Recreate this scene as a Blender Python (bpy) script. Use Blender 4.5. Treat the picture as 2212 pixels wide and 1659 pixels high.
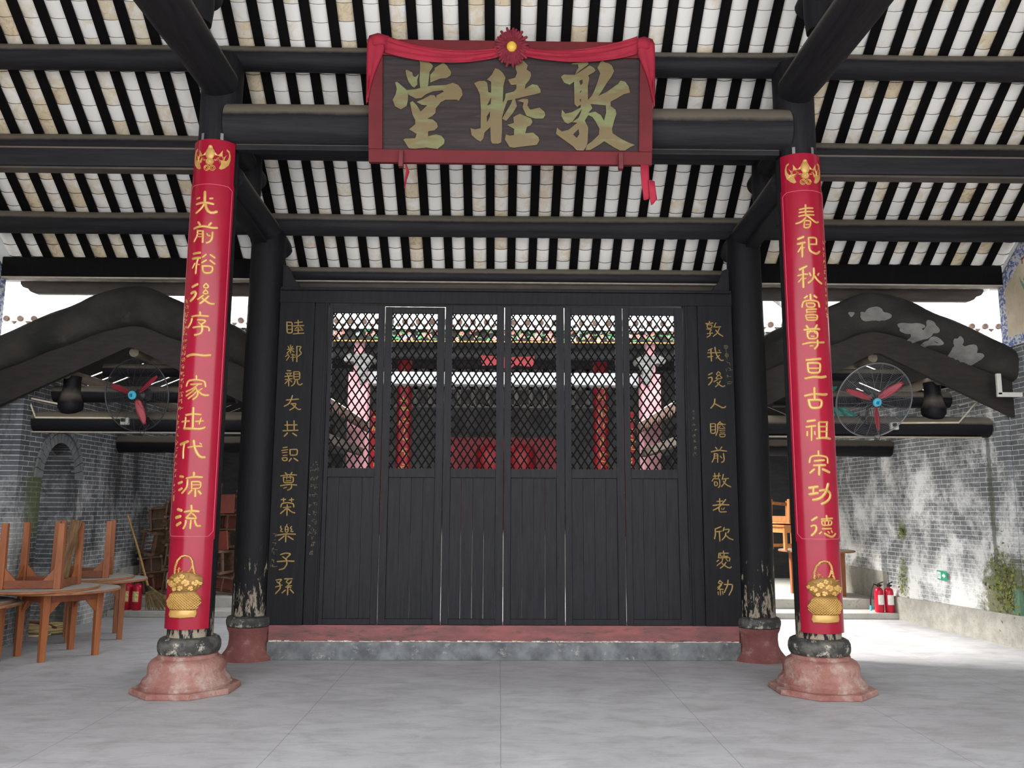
import bpy, bmesh, math, random
from mathutils import Vector, Matrix, Euler
from mathutils.geometry import tessellate_polygon
rnd = random.Random(7)
PI = math.pi
SC = bpy.context.scene
for o in list(bpy.data.objects):
    bpy.data.objects.remove(o)
COL = SC.collection

# ------------------------------------------------------------------ camera
cam_d = bpy.data.cameras.new('camera'); cam = bpy.data.objects.new('camera', cam_d); COL.objects.link(cam)
CAM_YAW, CAM_PITCH, CAM_ROLL, CAM_F = 0.0152, 0.1461, 0.0048, 1795.4
fw = Vector((math.sin(CAM_YAW)*math.cos(CAM_PITCH), math.cos(CAM_YAW)*math.cos(CAM_PITCH), math.sin(CAM_PITCH)))
rt = Vector((math.cos(CAM_YAW), -math.sin(CAM_YAW), 0)); up = rt.cross(fw)
rt2 = rt*math.cos(CAM_ROLL) + up*math.sin(CAM_ROLL); up2 = up*math.cos(CAM_ROLL) - rt*math.sin(CAM_ROLL)
mw = Matrix((rt2, up2, -fw)).transposed().to_4x4(); mw.translation = Vector((-0.0771, -7.8714, 1.65))
cam.matrix_world = mw
cam_d.sensor_fit = 'HORIZONTAL'; cam_d.sensor_width = 36; cam_d.lens = CAM_F/2212*36
cam_d.clip_start = 0.05; cam_d.clip_end = 200
SC.camera = cam

# ------------------------------------------------------------------ sky, sun, exposure
SKY_STRENGTH = 2.6
SUN_STRENGTH = 7.0
wd = bpy.data.worlds.new('overcast_sky'); SC.world = wd; wd.use_nodes = True
bg = wd.node_tree.nodes['Background']; bg.inputs[0].default_value = (0.97, 0.985, 1.0, 1); bg.inputs[1].default_value = SKY_STRENGTH
sd = bpy.data.lights.new('hazy_sun', 'SUN'); sun = bpy.data.objects.new('hazy_sun', sd); COL.objects.link(sun)
sd.energy = SUN_STRENGTH; sd.angle = math.radians(14); sd.color = (1.0, 0.97, 0.92)
sdir = Vector((0.78, -0.16, -0.70)).normalized()          # travels left to right, steeply down
sun.rotation_euler = sdir.to_track_quat('-Z', 'Y').to_euler()
SC.view_settings.view_transform = 'Standard'; SC.view_settings.look = 'None'
SC.view_settings.gamma = 1.0; SC.view_settings.use_curve_mapping = False
SC.view_settings.exposure = 0.75
SC.cycles.use_denoising = True
SC.cycles.max_bounces = 10; SC.cycles.diffuse_bounces = 7; SC.cycles.glossy_bounces = 4
SC.cycles.sample_clamp_indirect = 8.0

# ------------------------------------------------------------------ materials
def lin(h):
    h = h.lstrip('#'); o = []
    for i in (0, 2, 4):
        c = int(h[i:i+2], 16)/255; o.append(c/12.92 if c <= .04045 else ((c+.055)/1.055)**2.4)
    return tuple(o) + (1,)
class NT:
    def __init__(s, m): s.t = m.node_tree; s.n = s.t.nodes; s.l = s.t.links
    def add(s, ty, **k):
        n = s.n.new(ty)
        for a, b in k.items(): setattr(n, a, b)
        return n
    def link(s, a, b): s.l.new(a, b)
    def val(s, sock, v):
        if hasattr(v, 'is_output'): s.link(v, sock)
        else: sock.default_value = v
    def math(s, op, a, b=0.0, clamp=False):
        n = s.add('ShaderNodeMath', operation=op, use_clamp=clamp); s.val(n.inputs[0], a); s.val(n.inputs[1], b); return n.outputs[0]
    def mix(s, f, a, b, mode='MIX'):
        n = s.add('ShaderNodeMix', data_type='RGBA', blend_type=mode); s.val(n.inputs[0], f); s.val(n.inputs[6], a); s.val(n.inputs[7], b); return n.outputs[2]
    def ramp(s, f, lo, hi, a=0.0, b=1.0):
        n = s.add('ShaderNodeMapRange'); s.val(n.inputs[0], f); n.inputs[1].default_value = lo; n.inputs[2].default_value = hi
        n.inputs[3].default_value = a; n.inputs[4].default_value = b; return n.outputs[0]
    def coord(s, sc=(1, 1, 1), loc=(0, 0, 0)):
        tc = s.add('ShaderNodeTexCoord'); mp = s.add('ShaderNodeMapping'); mp.inputs['Scale'].default_value = sc; mp.inputs['Location'].default_value = loc
        s.link(tc.outputs['Object'], mp.inputs[0]); return mp.outputs[0]
    def noise(s, vec, scale=5.0, detail=5.0, rough=.6, dist=0.0):
        n = s.add('ShaderNodeTexNoise'); s.link(vec, n.inputs['Vector']); n.inputs['Scale'].default_value = scale
        n.inputs['Detail'].default_value = detail; n.inputs['Roughness'].default_value = rough; n.inputs['Distortion'].default_value = dist; return n.outputs[0]
    def bump(s, h, strength=.3, dist=.02):
        n = s.add('ShaderNodeBump'); n.inputs['Strength'].default_value = strength; n.inputs['Distance'].default_value = dist; s.val(n.inputs['Height'], h); return n.outputs[0]
def newmat(name, rough=.6, metal=0.0, spec=.4):
    m = bpy.data.materials.new(name); m.use_nodes = True; t = NT(m); b = t.n['Principled BSDF']
    b.inputs['Roughness'].default_value = rough; b.inputs['Metallic'].default_value = metal; b.inputs['Specular IOR Level'].default_value = spec
    return m, t, b
def mat(name, c1, c2=None, rough=.6, metal=0.0, spec=.4, scale=4.0, lo=.35, hi=.65, stretch=(1, 1, 1), bump=0.0, bscale=40.0, bdist=.01, c3=None, s3=12.0, t3=(.6, .7)):
    m, t, b = newmat(name, rough, metal, spec); v = t.coord(stretch)
    col = lin(c1)
    if c2:
        col = t.mix(t.ramp(t.noise(v, scale), lo, hi), lin(c1), lin(c2))
    if c3:
        col = t.mix(t.ramp(t.noise(v, s3, 8, .7), t3[0], t3[1]), col, lin(c3))
    t.val(b.inputs['Base Color'], col)
    if bump: t.link(t.bump(t.noise(v, bscale, 6, .65), bump, bdist), b.inputs['Normal'])
    return m
MT = {}
def black_timber(name, grain=(1, 1, 1), dust=.8, base='#18171a', base2='#262528', worn=None):
    """black painted timber; grey-brown dust lies on its upper side"""
    m, t, b = newmat(name, .55, 0, .18); v = t.coord(grain)
    col = t.mix(t.ramp(t.noise(v, 6, 7, .65), .35, .7), lin(base), lin(base2))
    col = t.mix(t.ramp(t.noise(v, 17, 8, .75), .66, .74, 0, .55), col, lin('#55524f'))
    if worn:                                  # flaked paint low on the posts: bare grey wood
        z0, z1, amt = worn; tc = t.add('ShaderNodeTexCoord'); sp = t.add('ShaderNodeSeparateXYZ'); t.link(tc.outputs['Object'], sp.inputs[0])
        low = t.ramp(sp.outputs[2], z0, z1, 1, 0)
        v2 = t.coord((9, 9, 2.2)); n = t.noise(v2, 2.6, 9, .72, .4)
        col = t.mix(t.ramp(t.math('ADD', n, t.math('MULTIPLY', low, amt)), .70, .74), col, lin('#8d8271'))
    if dust:
        g = t.add('ShaderNodeNewGeometry'); sp = t.add('ShaderNodeSeparateXYZ'); t.link(g.outputs['Normal'], sp.inputs[0])
        n2 = t.math('ADD', sp.outputs[2], t.math('MULTIPLY', t.noise(t.coord(), 9, 5), .18))
        col = t.mix(t.ramp(n2, .20, .42, 0, dust), col, lin('#6e665a'))
    t.val(b.inputs['Base Color'], col)
    t.link(t.bump(t.noise(v, 22, 7, .7), .25, .012), b.inputs['Normal'])
    return m
MT['beam'] = black_timber('black_timber_across', (.25, 4, 4))
MT['tie'] = black_timber('black_timber_deep', (4, .25, 4))
MT['post'] = black_timber('black_timber_upright', (5, 5, .35), dust=0, base='#161518', base2='#212023')
MT['column'] = black_timber('black_lacquered_column', (6, 6, .3), dust=0, base='#0f0f11', base2='#18171a', worn=(.35, 1.6, .22))
MT['frontcol'] = black_timber('worn_black_column', (6, 6, .3), dust=0, base='#151417', base2='#232225', worn=(.3, .95, .33))
MT['door'] = mat('black_door_paint', '#18181c', '#222226', .5, spec=.16, scale=7, stretch=(6, 6, .5), bump=.2, bscale=14, c3='#2c2c30', s3=9, t3=(.62, .8))
MT['dkpanel'] = mat('black_panel_paint', '#151518', '#1d1d20', .5, spec=.14, scale=5, stretch=(6, 6, .5), bump=.12, bscale=14)
MT['rafter'] = mat('black_rafter_paint', '#080708', '#0f0d0e', .7, spec=.08, scale=7, stretch=(8, .4, .4), bump=.1)
MT['collar'] = mat('black_stone_collar', '#2f2f2e', '#6b6860', .7, scale=9, lo=.45, hi=.75, bump=.5, bscale=22, c3='#a19c8f', s3=11, t3=(.56, .62))
MT['redstone'] = mat('red_sandstone', '#875750', '#a07a70', .9, scale=3.5, spec=.2, bump=.8, bscale=18, bdist=.03, c3='#b0a198', s3=5, t3=(.5, .7))
MT['redstone2'] = mat('dull_red_sandstone', '#6f4342', '#83554f', .9, scale=4, spec=.2, bump=.7, bscale=22, bdist=.03, c3='#96837a', s3=8, t3=(.56, .72))
MT['red'] = mat('red_lacquer', '#8d112a', '#98162f', .2, spec=.36, scale=2, bump=.04, bscale=5, bdist=.02)
MT['redline'] = mat('red_lacquer_pale_edge', '#c2566a', None, .35)
MT['gold'] = mat('gold_leaf', '#c7a25e', '#b88d4a', .36, metal=.2, spec=.5, scale=8, bump=.25, bscale=70, bdist=.006)
MT['golddk'] = mat('dull_gold_paint', '#a4874f', '#8a6f3d', .5, metal=.25, scale=30, bump=.1)
MT['goldfaint'] = mat('faded_gold_paint', '#6d6444', '#5a5338', .6, scale=20)
MT['plaquegold'] = mat('aged_gold_characters', '#6c5c3c', '#6e744b', .55, metal=.1, scale=2.2, lo=.48, hi=.6, stretch=(.7, 1, 2.4), bump=.15)
MT['plaqueboard'] = mat('weathered_dark_plaque', '#241c1c', '#362c2b', .75, scale=3, stretch=(.6, 1, 9), bump=.3, bscale=20, c3='#5d5251', s3=7, t3=(.6, .8))
MT['plaquered'] = mat('red_plaque_frame', '#5c171c', '#671b22', .6, spec=.25, scale=3, bump=.1)
MT['cloth'] = mat('red_festoon_cloth', '#a12b3c', '#8f2436', .75, spec=.2, scale=5, bump=.12, bscale=120)
MT['cloth2'] = mat('dark_red_rosette_cloth', '#83303c', '#6c222d', .8, spec=.2, scale=15)
MT['knob'] = mat('yellow_rosette_centre', '#d8b045', None, .3)
MT['darkred'] = mat('dark_red_wood', '#5a2124', '#6c2a2c', .6)
MT['granite'] = mat('grey_granite', '#8b8880', '#a19e94', .85, scale=7, bump=.5, bscale=60, c3='#6f6c66', s3=40, t3=(.55, .7))
MT['sillgrey'] = mat('stained_grey_stone', '#4f5154', '#77797a', .85, scale=5, bump=.4, bscale=40, c3='#a2a29c', s3=8, t3=(.58, .7))
MT['sillred'] = mat('worn_red_sill', '#6b4a49', '#8b5453', .85, scale=3.2, stretch=(1, 1, 4), bump=.4, bscale=30, c3='#4d4744', s3=5, t3=(.55, .66))
MT['sillwhite'] = mat('flaking_whitewash', '#d8d2c6', '#8e6c5e', .9, scale=9, lo=.4, hi=.7, bump=.5, bscale=40)
MT['wood'] = mat('orange_brown_wood', '#7d4627', '#965a33', .55, scale=3, stretch=(6, 6, .6), bump=.15, bscale=18, c3='#5d3219', s3=5, t3=(.6, .72))
MT['wooddk'] = mat('dark_red_brown_wood', '#6b3a25', '#82482c', .6, scale=3, stretch=(1, 5, 5), bump=.15, c3='#43210f', s3=5, t3=(.6, .72))
MT['woodtop'] = mat('dusty_grey_table_top', '#8f8b84', '#a09a90', .7, scale=3, bump=.1, c3='#7a6a58', s3=4, t3=(.58, .72))
MT['woodedge'] = mat('raw_wood_edge', '#94603c', '#7d4a2c', .7, scale=9)
MT['woodlit'] = mat('bright_orange_wood', '#b8743f', '#c98a52', .5, scale=3, stretch=(6, 6, .6), bump=.1)
MT['stool'] = mat('old_brown_stool_wood', '#55402f', '#6e5542', .7, scale=4, stretch=(4, 4, 1), bump=.2, c3='#3d2e24', s3=6, t3=(.6, .7))
MT['stoolred'] = mat('red_painted_stool_seat', '#7d3a2f', '#8e4a3b', .65, scale=4, bump=.15, c3='#5d3a30', s3=5, t3=(.6, .72))
MT['bark'] = mat('weathered_rough_plank', '#8d6f4e', '#5e4630', .9, scale=5, stretch=(9, 9, 1), bump=.8, bscale=12, bdist=.03)
MT['bamboo'] = mat('bamboo_cane', '#a07c48', '#86653a', .5, scale=6, stretch=(1, 1, 3))
MT['bristle'] = mat('dry_broom_twigs', '#9a8258', '#6e5a3a', .9, scale=20)
MT['hose'] = mat('cream_rubber_hose', '#d4bf92', '#c0a878', .5, scale=4)
MT['extred'] = mat('extinguisher_red', '#b3122e', None, .3)
MT['label'] = mat('white_paper_label', '#e4e2dc', '#d0cdc4', .7, scale=30)
MT['labely'] = mat('yellow_paper_label', '#c8a24a', '#e2d9b8', .7, scale=40)
MT['blackrub'] = mat('black_rubber', '#151515', None, .5)
MT['steel'] = mat('grey_wire', '#8b8b8e', None, .4, metal=.6)
MT['steeldk'] = mat('dark_grey_metal', '#3d3d40', None, .45, metal=.5)
MT['fanred'] = mat('red_fan_blade', '#a82a3c', None, .4)
MT['fanhub'] = mat('pale_blue_fan_badge', '#4fb6cc', '#3f9fc0', .35, scale=20)
MT['navy'] = mat('navy_print', '#1d4a78', None, .5)
MT['pvc'] = mat('cream_conduit', '#cfc4ae', '#bdb096', .5, scale=9)
MT['plastic'] = mat('white_plastic', '#c9c7c0', None, .5)
MT['tealnet'] = mat('teal_netting', '#3fa594', '#63c3b2', .8, scale=14)
MT['plaster'] = mat('black_stained_plaster', '#191817', '#322e2a', .85, scale=2.2, bump=.4, bscale=16, bdist=.03, c3='#4a443c', s3=4, t3=(.6, .8))
MT['peel'] = mat('bare_grey_plaster', '#7d7b77', '#696764', .95, scale=8, bump=.4, bscale=30)
MT['barge'] = mat('brown_black_bargeboard', '#1d1916', '#28221e', .7, scale=5, stretch=(1, 1, 4), bump=.2)
MT['corrlog'] = black_timber('black_corridor_log', (.25, 4, 4), dust=.9, base='#111114', base2='#19191c')
MT['corrpole'] = mat('pale_weathered_pole', '#7d7162', '#6a5f52', .8, scale=6, stretch=(4, .5, 4), bump=.2)
MT['underroof'] = mat('dark_underside_boards', '#242220', '#332f2b', .8, scale=6, stretch=(1, 6, 1), bump=.2)
MT['eave'] = mat('brown_eave_board', '#3b342e', '#4a423a', .7, scale=3, stretch=(1, 4, 4), bump=.15)
MT['palelip'] = mat('pale_lower_edge', '#a39a8c', '#8e8577', .7, scale=8)
MT['rooftile'] = mat('white_roof_tile', '#dcdcda', '#cac9c5', .8, scale=3, bump=.2)
MT['tiledrop'] = mat('ochre_tile_ends', '#38261f', '#5e463a', .7, scale=14, bump=.3)
MT['pinkstone'] = mat('pink_sandstone_pillar', '#c98d93', '#d6a3a6', .8, scale=3, bump=.1)
MT['whitestone'] = mat('pale_granite_beam', '#b9babb', '#a4a6a8', .8, scale=5, bump=.2)
MT['carved'] = mat('carved_grey_stone', '#8e8e8c', '#5a5a59', .85, scale=12, bump=.8, bscale=18, bdist=.04)
MT['hallred'] = mat('hall_red_lacquer', '#8c1822', '#a02029', .4, scale=3)
MT['halldark'] = mat('dark_hall_timber', '#2a292b', '#3b3a3c', .7, scale=3, stretch=(1, 1, 3))
MT['hallgrey'] = mat('grey_hall_wall', '#4a4a4b', '#6a6a69', .8, scale=3, bump=.2)
MT['exit'] = mat('green_exit_sign', '#1f9a72', None, .4)
MT['exitw'] = mat('exit_sign_white', '#e8f2ea', None, .4)
MT['moss'] = mat('moss_leaf', '#5d6a35', '#7d7a3c', .8, scale=12)
MT['bird'] = mat('painted_bird', '#5a3a36', '#7a3a40', .8)
MT['tablet'] = mat('black_carved_tablet', '#1a1a1b', '#262627', .5, scale=3)
MT['concrete_step'] = mat('worn_step_stone', '#a3a19a', '#b8b6ae', .85, scale=4, bump=.4, bscale=50, c3='#86837b', s3=16, t3=(.55, .7))

def brick_mat(name, axis, c1, c2, mortar, bleach, dark, bl=(.5, .66), dk=(.5, .68), stains=()):
    m, t, b = newmat(name, .85, 0, .25)
    tc = t.add('ShaderNodeTexCoord'); sp = t.add('ShaderNodeSeparateXYZ'); t.link(tc.outputs['Object'], sp.inputs[0])
    cb = t.add('ShaderNodeCombineXYZ'); t.link(sp.outputs[1 if axis == 'x' else 0], cb.inputs[0]); t.link(sp.outputs[2], cb.inputs[1])
    br = t.add('ShaderNodeTexBrick'); t.link(cb.outputs[0], br.inputs['Vector'])
    br.inputs['Color1'].default_value = lin(c1); br.inputs['Color2'].default_value = lin(c2); br.inputs['Mortar'].default_value = lin(mortar)
    br.inputs['Scale'].default_value = 1; br.inputs['Brick Width'].default_value = .235; br.inputs['Row Height'].default_value = .062
    br.inputs['Mortar Size'].default_value = .0045; br.inputs['Mortar Smooth'].default_value = .15; br.inputs['Bias'].default_value = -.2
    v = t.coord((1, 1, 1)); vs = t.coord((1.0, 1.0, .85))
    col = br.outputs['Color']
    col = t.mix(t.ramp(t.noise(t.coord((3, 3, 3)), 3, 6, .7), .3, .75, 0, .45), col, lin('#2e3033'))
    nmix = t.math('ADD', t.noise(vs, 1.5, 8, .7, .3), t.math('MULTIPLY', t.math('SUBTRACT', t.noise(t.coord((8, 8, 8)), 3, 6, .8), .5), .30))
    zf = t.ramp(sp.outputs[2], .4, 3.0, .09, -.07)
    col = t.mix(t.ramp(t.math('ADD', nmix, zf), bl[0], bl[1], 0, bleach), col, lin('#dededb'))
    nd = t.math('ADD', t.noise(t.coord((1.8, 1.8, .5), (4, 2, 7)), 1.3, 8, .7, .4), t.math('MULTIPLY', t.math('SUBTRACT', t.noise(t.coord((7, 7, 7)), 4, 6, .8), .5), .25))
    col = t.mix(t.ramp(nd, dk[0], dk[1], 0, dark), col, lin('#1d1f1c'))
    for (sy, sz, ry, rz, c, amt) in stains:             # moss and damp with a place of their own
        dy = t.math('MULTIPLY', t.math('SUBTRACT', sp.outputs[1], sy), 1/ry); dz = t.math('MULTIPLY', t.math('SUBTRACT', sp.outputs[2], sz), 1/rz)
        d = t.math('SQRT', t.math('ADD', t.math('MULTIPLY', dy, dy), t.math('MULTIPLY', dz, dz)))
        d = t.math('ADD', d, t.math('MULTIPLY', t.math('SUBTRACT', t.noise(v, 9, 8, .75), .5), 2.2))
        col = t.mix(t.ramp(d, .75, 1.15, amt, 0), col, lin(c))
    t.val(b.inputs['Base Color'], col)
    h = t.math('ADD', t.math('MULTIPLY', br.outputs['Fac'], -.6), t.math('MULTIPLY', t.noise(v, 40, 5), .5))
    t.link(t.bump(h, .35, .008), b.inputs['Normal'])
    return m
MT['brickR'] = brick_mat('bleached_grey_brick', 'x', '#6e7072', '#8a8c8d', '#d4d5d2', .85, .3, (.46, .62), (.57, .74),
    stains=((2.5, .55, .45, .55, '#5d5f3a', .9), (2.62, 1.7, .05, 1.2, '#4c5140', .75), (4.7, 1.35, .10, .16, '#6d7650', .7), (4.75, .62, .14, .3, '#70795a', .6), (2.3, .42, .08, .3, '#5f8a74', .7)))
MT['brickL'] = brick_mat('dark_grey_brick', 'x', '#54565a', '#6b6d71', '#c3c4c4', .42, .75, (.5, .7), (.46, .62),
    stains=((2.7, 1.75, .25, .45, '#4f5a35', .7), (3.2, 2.5, .4, .25, '#20211c', .8)))
MT['brickR2'] = brick_mat('bleached_grey_brick_end', 'y', '#6e7072', '#8a8c8d', '#c9cac8', .6, .4, (.46, .66), (.55, .72))

def floor_mat():
    m, t, b = newmat('grey_concrete_floor', .62, 0, .35)
    v = t.coord(); col = t.mix(t.ramp(t.noise(v, .9, 7, .65), .35, .65), lin('#a3a2a4'), lin('#b2b1b4'))
    col = t.mix(t.ramp(t.noise(t.coord((1, 2.2, 1)), 2.4, 8, .72, .5), .45, .75, 0, .75), col, lin('#82807d'))
    col = t.mix(t.ramp(t.noise(t.coord((3, 7, 1)), 6, 8, .8), .62, .78, 0, .6), col, lin('#6c6966'))
    col = t.mix(t.ramp(t.noise(v, 55, 3, .6), .70, .74, 0, .5), col, lin('#4c4a48'))
    col = t.mix(t.ramp(t.noise(v, 70, 2, .5), .72, .75, 0, .6), col, lin('#c9c6be'))
    tc = t.add('ShaderNodeTexCoord'); sp = t.add('ShaderNodeSeparateXYZ'); t.link(tc.outputs['Object'], sp.inputs[0])
    x = t.math('ADD', sp.outputs[0], t.math('MULTIPLY', t.math('SUBTRACT', t.noise(v, 3, 4), .5), .02))
    fx = t.math('ABSOLUTE', t.math('SUBTRACT', t.math('FRACT', t.math('MULTIPLY', t.math('ADD', x, 100.8+.775), 1/1.55)), .5))
    j = t.ramp(fx, .0, .0026, .75, 0)
    y = t.math('ABSOLUTE', t.math('SUBTRACT', t.math('FRACT', t.math('MULTIPLY', t.math('ADD', sp.outputs[1], 100.7), 1/3.6)), .5))
    j = t.math('MAXIMUM', j, t.ramp(y, 0, .0012, .5, 0))
    col = t.mix(j, col, lin('#5a5654'))
    t.val(b.inputs['Base Color'], col); t.link(t.bump(t.noise(v, 35, 8, .75), .25, .01), b.inputs['Normal'])
    return m
MT['floor'] = floor_mat()
def tile_mat():
    m, t, b = newmat('whitewashed_tile_underside', .75, 0, .3)
    v = t.coord(); oi = t.add('ShaderNodeAttribute', attribute_name='tint')
    st = t.math('ADD', t.math('MULTIPLY', t.noise(v, 7, 8, .7, .6), .72), t.math('MULTIPLY', oi.outputs['Fac'], .42))
    col = t.mix(t.ramp(st, .54, .72, 0, .85), lin('#eceae5'), lin('#d6c3a0'))
    col = t.mix(t.ramp(t.math('ADD', t.math('MULTIPLY', t.noise(t.coord((1, 1, 1), (5, 1, 2)), 11, 8, .75, 1), .8), t.math('MULTIPLY', oi.outputs['Fac'], .28)), .66, .78, 0, .6), col, lin('#9c8261'))
    t.val(b.inputs['Base Color'], col); t.link(t.bump(t.noise(v, 26, 6), .25, .006), b.inputs['Normal'])
    return m
MT['tile'] = tile_mat()
def mural_mat(name, flip=1):
    m, t, b = newmat(name, .85, 0, .2); v = t.coord()
    col = t.mix(t.ramp(t.noise(v, 2.2, 7, .7), .35, .7), lin('#d9cdb6'), lin('#b8a78c'))
    col = t.mix(t.ramp(t.noise(v, 5, 8, .75), .58, .7, 0, .55), col, lin('#8f8a80'))
    t.val(b.inputs['Base Color'], col); return m
MT['mural'] = mural_mat('aged_cream_fresco')
MT['muralblue'] = mat('blue_scroll_border', '#c8c6c4', '#5a6ba0', .85, scale=26, lo=.47, hi=.55)
MT['muralgreen'] = mat('painted_green_reeds', '#7d9a80', '#5a7a66', .85, scale=8)
MT['tileedge'] = mat('shade_darkened_clay_tile_edge', '#4a4038', '#5d5146', .9, scale=20)  # bare clay ends, darkened to carry the shadow lines between tile courses
MT['voussoir'] = mat('grey_arch_bricks', '#5e6063', '#717376', .85, scale=9, bump=.4)
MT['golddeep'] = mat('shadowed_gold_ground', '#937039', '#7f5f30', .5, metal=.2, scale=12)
MT['wiregrey'] = mat('grey_guard_wire', '#6f6f73', None, .45, metal=.4)

# ------------------------------------------------------------------ mesh helpers
class MB:
    def __init__(s): s.v = []; s.f = []; s.mi = []; s.tint = None
    def add(s, vs, fs, mi=0):
        o = len(s.v); s.v += [tuple(p) for p in vs]; s.f += [tuple(o+i for i in f) for f in fs]; s.mi += [mi]*len(fs); return s
    def box(s, c, d, rot=None, mi=0, ch=0.0):
        x, y, z = d[0]/2, d[1]/2, d[2]/2
        P = [Vector((a*x, b*y, e*z)) for e in (-1, 1) for b in (-1, 1) for a in (-1, 1)]
        if rot is not None:
            R = rot if isinstance(rot, Matrix) else Euler(rot).to_matrix(); P = [R @ p for p in P]
        c = Vector(c); return s.add([p+c for p in P], [(0, 2, 3, 1), (4, 5, 7, 6), (0, 1, 5, 4), (2, 6, 7, 3), (0, 4, 6, 2), (1, 3, 7, 5)], mi)
    def bar(s, a, b, w, h, upv=(0, 0, 1), mi=0):
        a, b = Vector(a), Vector(b); d = b-a; L = d.length; d.normalize(); u = Vector(upv); r = d.cross(u)
        if r.length < 1e-5: r = d.cross(Vector((0, 1, 0)))
        r.normalize(); u = r.cross(d); R = Matrix((r, d, u)).transposed(); return s.box((a+b)/2, (w, L, h), R, mi)
    def tube(s, pts, r, n=10, mi=0, cap=True, closed=False):
        pts = [Vector(p) for p in pts]; N = len(pts); rr = r if isinstance(r, (list, tuple)) else [r]*N
        vs = []; prev = None
        for i, p in enumerate(pts):
            if closed: t = pts[(i+1) % N]-pts[i-1]
            else: t = pts[min(i+1, N-1)]-pts[max(i-1, 0)]
            t.normalize()
            if prev is None:
                a = Vector((0, 0, 1)) if abs(t.z) < .9 else Vector((1, 0, 0)); x = t.cross(a).normalized()
            else:
                x = prev-t*prev.dot(t)
                x = x.normalized() if x.length > 1e-6 else t.orthogonal().normalized()
            prev = x; y = t.cross(x)
            for k in range(n):
                an = 2*PI*k/n; vs.append(p+(x*math.cos(an)+y*math.sin(an))*rr[i])
        fs = []
        for i in range(N if closed else N-1):
            j = (i+1) % N
            for k in range(n): fs.append((i*n+k, i*n+(k+1) % n, j*n+(k+1) % n, j*n+k))
        if cap and not closed:
            fs.append(tuple(range(n))[::-1]); fs.append(tuple((N-1)*n+k for k in range(n)))
        return s.add(vs, fs, mi)
    def lathe(s, prof, c=(0, 0, 0), n=32, mi=0, rot=None, sq=None):
        vs = []; c = Vector(c)
        for (r, z) in prof:
            for k in range(n):
                an = 2*PI*k/n; p = Vector((r*math.cos(an), r*math.sin(an), z))
                if rot is not None: p = rot @ p
                vs.append(c+p)
        N = len(prof); fs = []
        for i in range(N-1):
            for k in range(n): fs.append((i*n+k, i*n+(k+1) % n, (i+1)*n+(k+1) % n, (i+1)*n+k))
        if prof[0][0] > 1e-6: fs.append(tuple(range(n))[::-1])
        if prof[-1][0] > 1e-6: fs.append(tuple((N-1)*n+k for k in range(n)))
        return s.add(vs, fs, mi)
    def prism(s, poly, fn, h0, h1, mi=0):
        """poly of (u, v) with optional holes given as extra loops; fn(u, v, h) -> point"""
        loops = poly if isinstance(poly[0][0], (list, tuple)) else [poly]
        tri = tessellate_polygon([[Vector((a, b, 0)) for a, b in l] for l in loops]); flat = [p for l in loops for p in l]; n = len(flat)
        vs = [fn(a, b, h1) for a, b in flat]+[fn(a, b, h0) for a, b in flat]; fs = []
        for t in tri:
            (ax, ay), (bx, by), (cx, cy) = (flat[i] for i in t)
            if (bx-ax)*(cy-ay)-(by-ay)*(cx-ax) < 0: t = t[::-1]
            fs.append(tuple(t)); fs.append(tuple(i+n for i in t)[::-1])
        o = 0
        for l in loops:
            k = len(l); ar = sum(l[i][0]*l[(i+1) % k][1]-l[(i+1) % k][0]*l[i][1] for i in range(k))
            for i in range(k):
                j = (i+1) % k; q = (o+i, o+i+n, o+j+n, o+j)
                fs.append(q if (ar > 0) == (l is loops[0]) else q[::-1])
            o += k
        return s.add(vs, fs, mi)
    def dome(s, poly, fn, hs, mi=0):
        """star-shaped outline raised to a cushion; hs = [(scale, height), ...] from the rim inwards"""
        n = len(poly); cx = sum(p[0] for p in poly)/n; cy = sum(p[1] for p in poly)/n; vs = []
        for k, h in hs: vs += [fn(cx+(a-cx)*k, cy+(b-cy)*k, h) for a, b in poly]
        vs.append(fn(cx, cy, hs[-1][1])); fs = []
        for r in range(len(hs)-1):
            for i in range(n): fs.append((r*n+i, r*n+(i+1) % n, (r+1)*n+(i+1) % n, (r+1)*n+i))
        o = (len(hs)-1)*n
        for i in range(n): fs.append((o+i, o+(i+1) % n, len(vs)-1))
        return s.add(vs, fs, mi)
    def stroke(s, pts, w, fn, h, taper=0.0, mi=0):
        """one brush stroke: a ridge-topped ribbon with rounded ends, laid through fn(u, v, h)"""
        P = [Vector((a, b)) for a, b in pts]
        Q = [P[0]]
        for a, b in zip(P, P[1:]):
            k = max(1, int((b-a).length/(w*1.6)))
            for i in range(1, k+1): Q.append(a.lerp(b, i/k))
        for _ in range(2):                                  # soften the corners
            Q = [Q[0]]+[(Q[i-1]+Q[i]*2+Q[i+1])/4 for i in range(1, len(Q)-1)]+[Q[-1]]
        st = []
        N = len(Q)
        for i, q in enumerate(Q):
            t = Q[min(i+1, N-1)]-Q[max(i-1, 0)]; t = t.normalized() if t.length > 1e-6 else Vector((1, 0)); st.append((q, t, w))
        a, ta, _ = st[0]; b, tb, _ = st[-1]
        st = [(a-ta*w*.85, ta, w*.35), (a-ta*w*.5, ta, w*.82)]+st+[(b+tb*w*.5, tb, w*.82), (b+tb*w*.85, tb, w*.35)]
        vs = []
        for q, t, ww in st:
            n = Vector((-t.y, t.x))
            for k, hh in ((-1, 0), (-.55, .8), (0, 1), (.55, .8), (1, 0)):
                p = q+n*ww*k; vs.append(fn(p.x, p.y, h*hh*min(1, ww/w+.2)))
        fs = []
        for i in range(len(st)-1):
            for k in range(4): fs.append((i*5+k, (i+1)*5+k, (i+1)*5+k+1, i*5+k+1))
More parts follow.
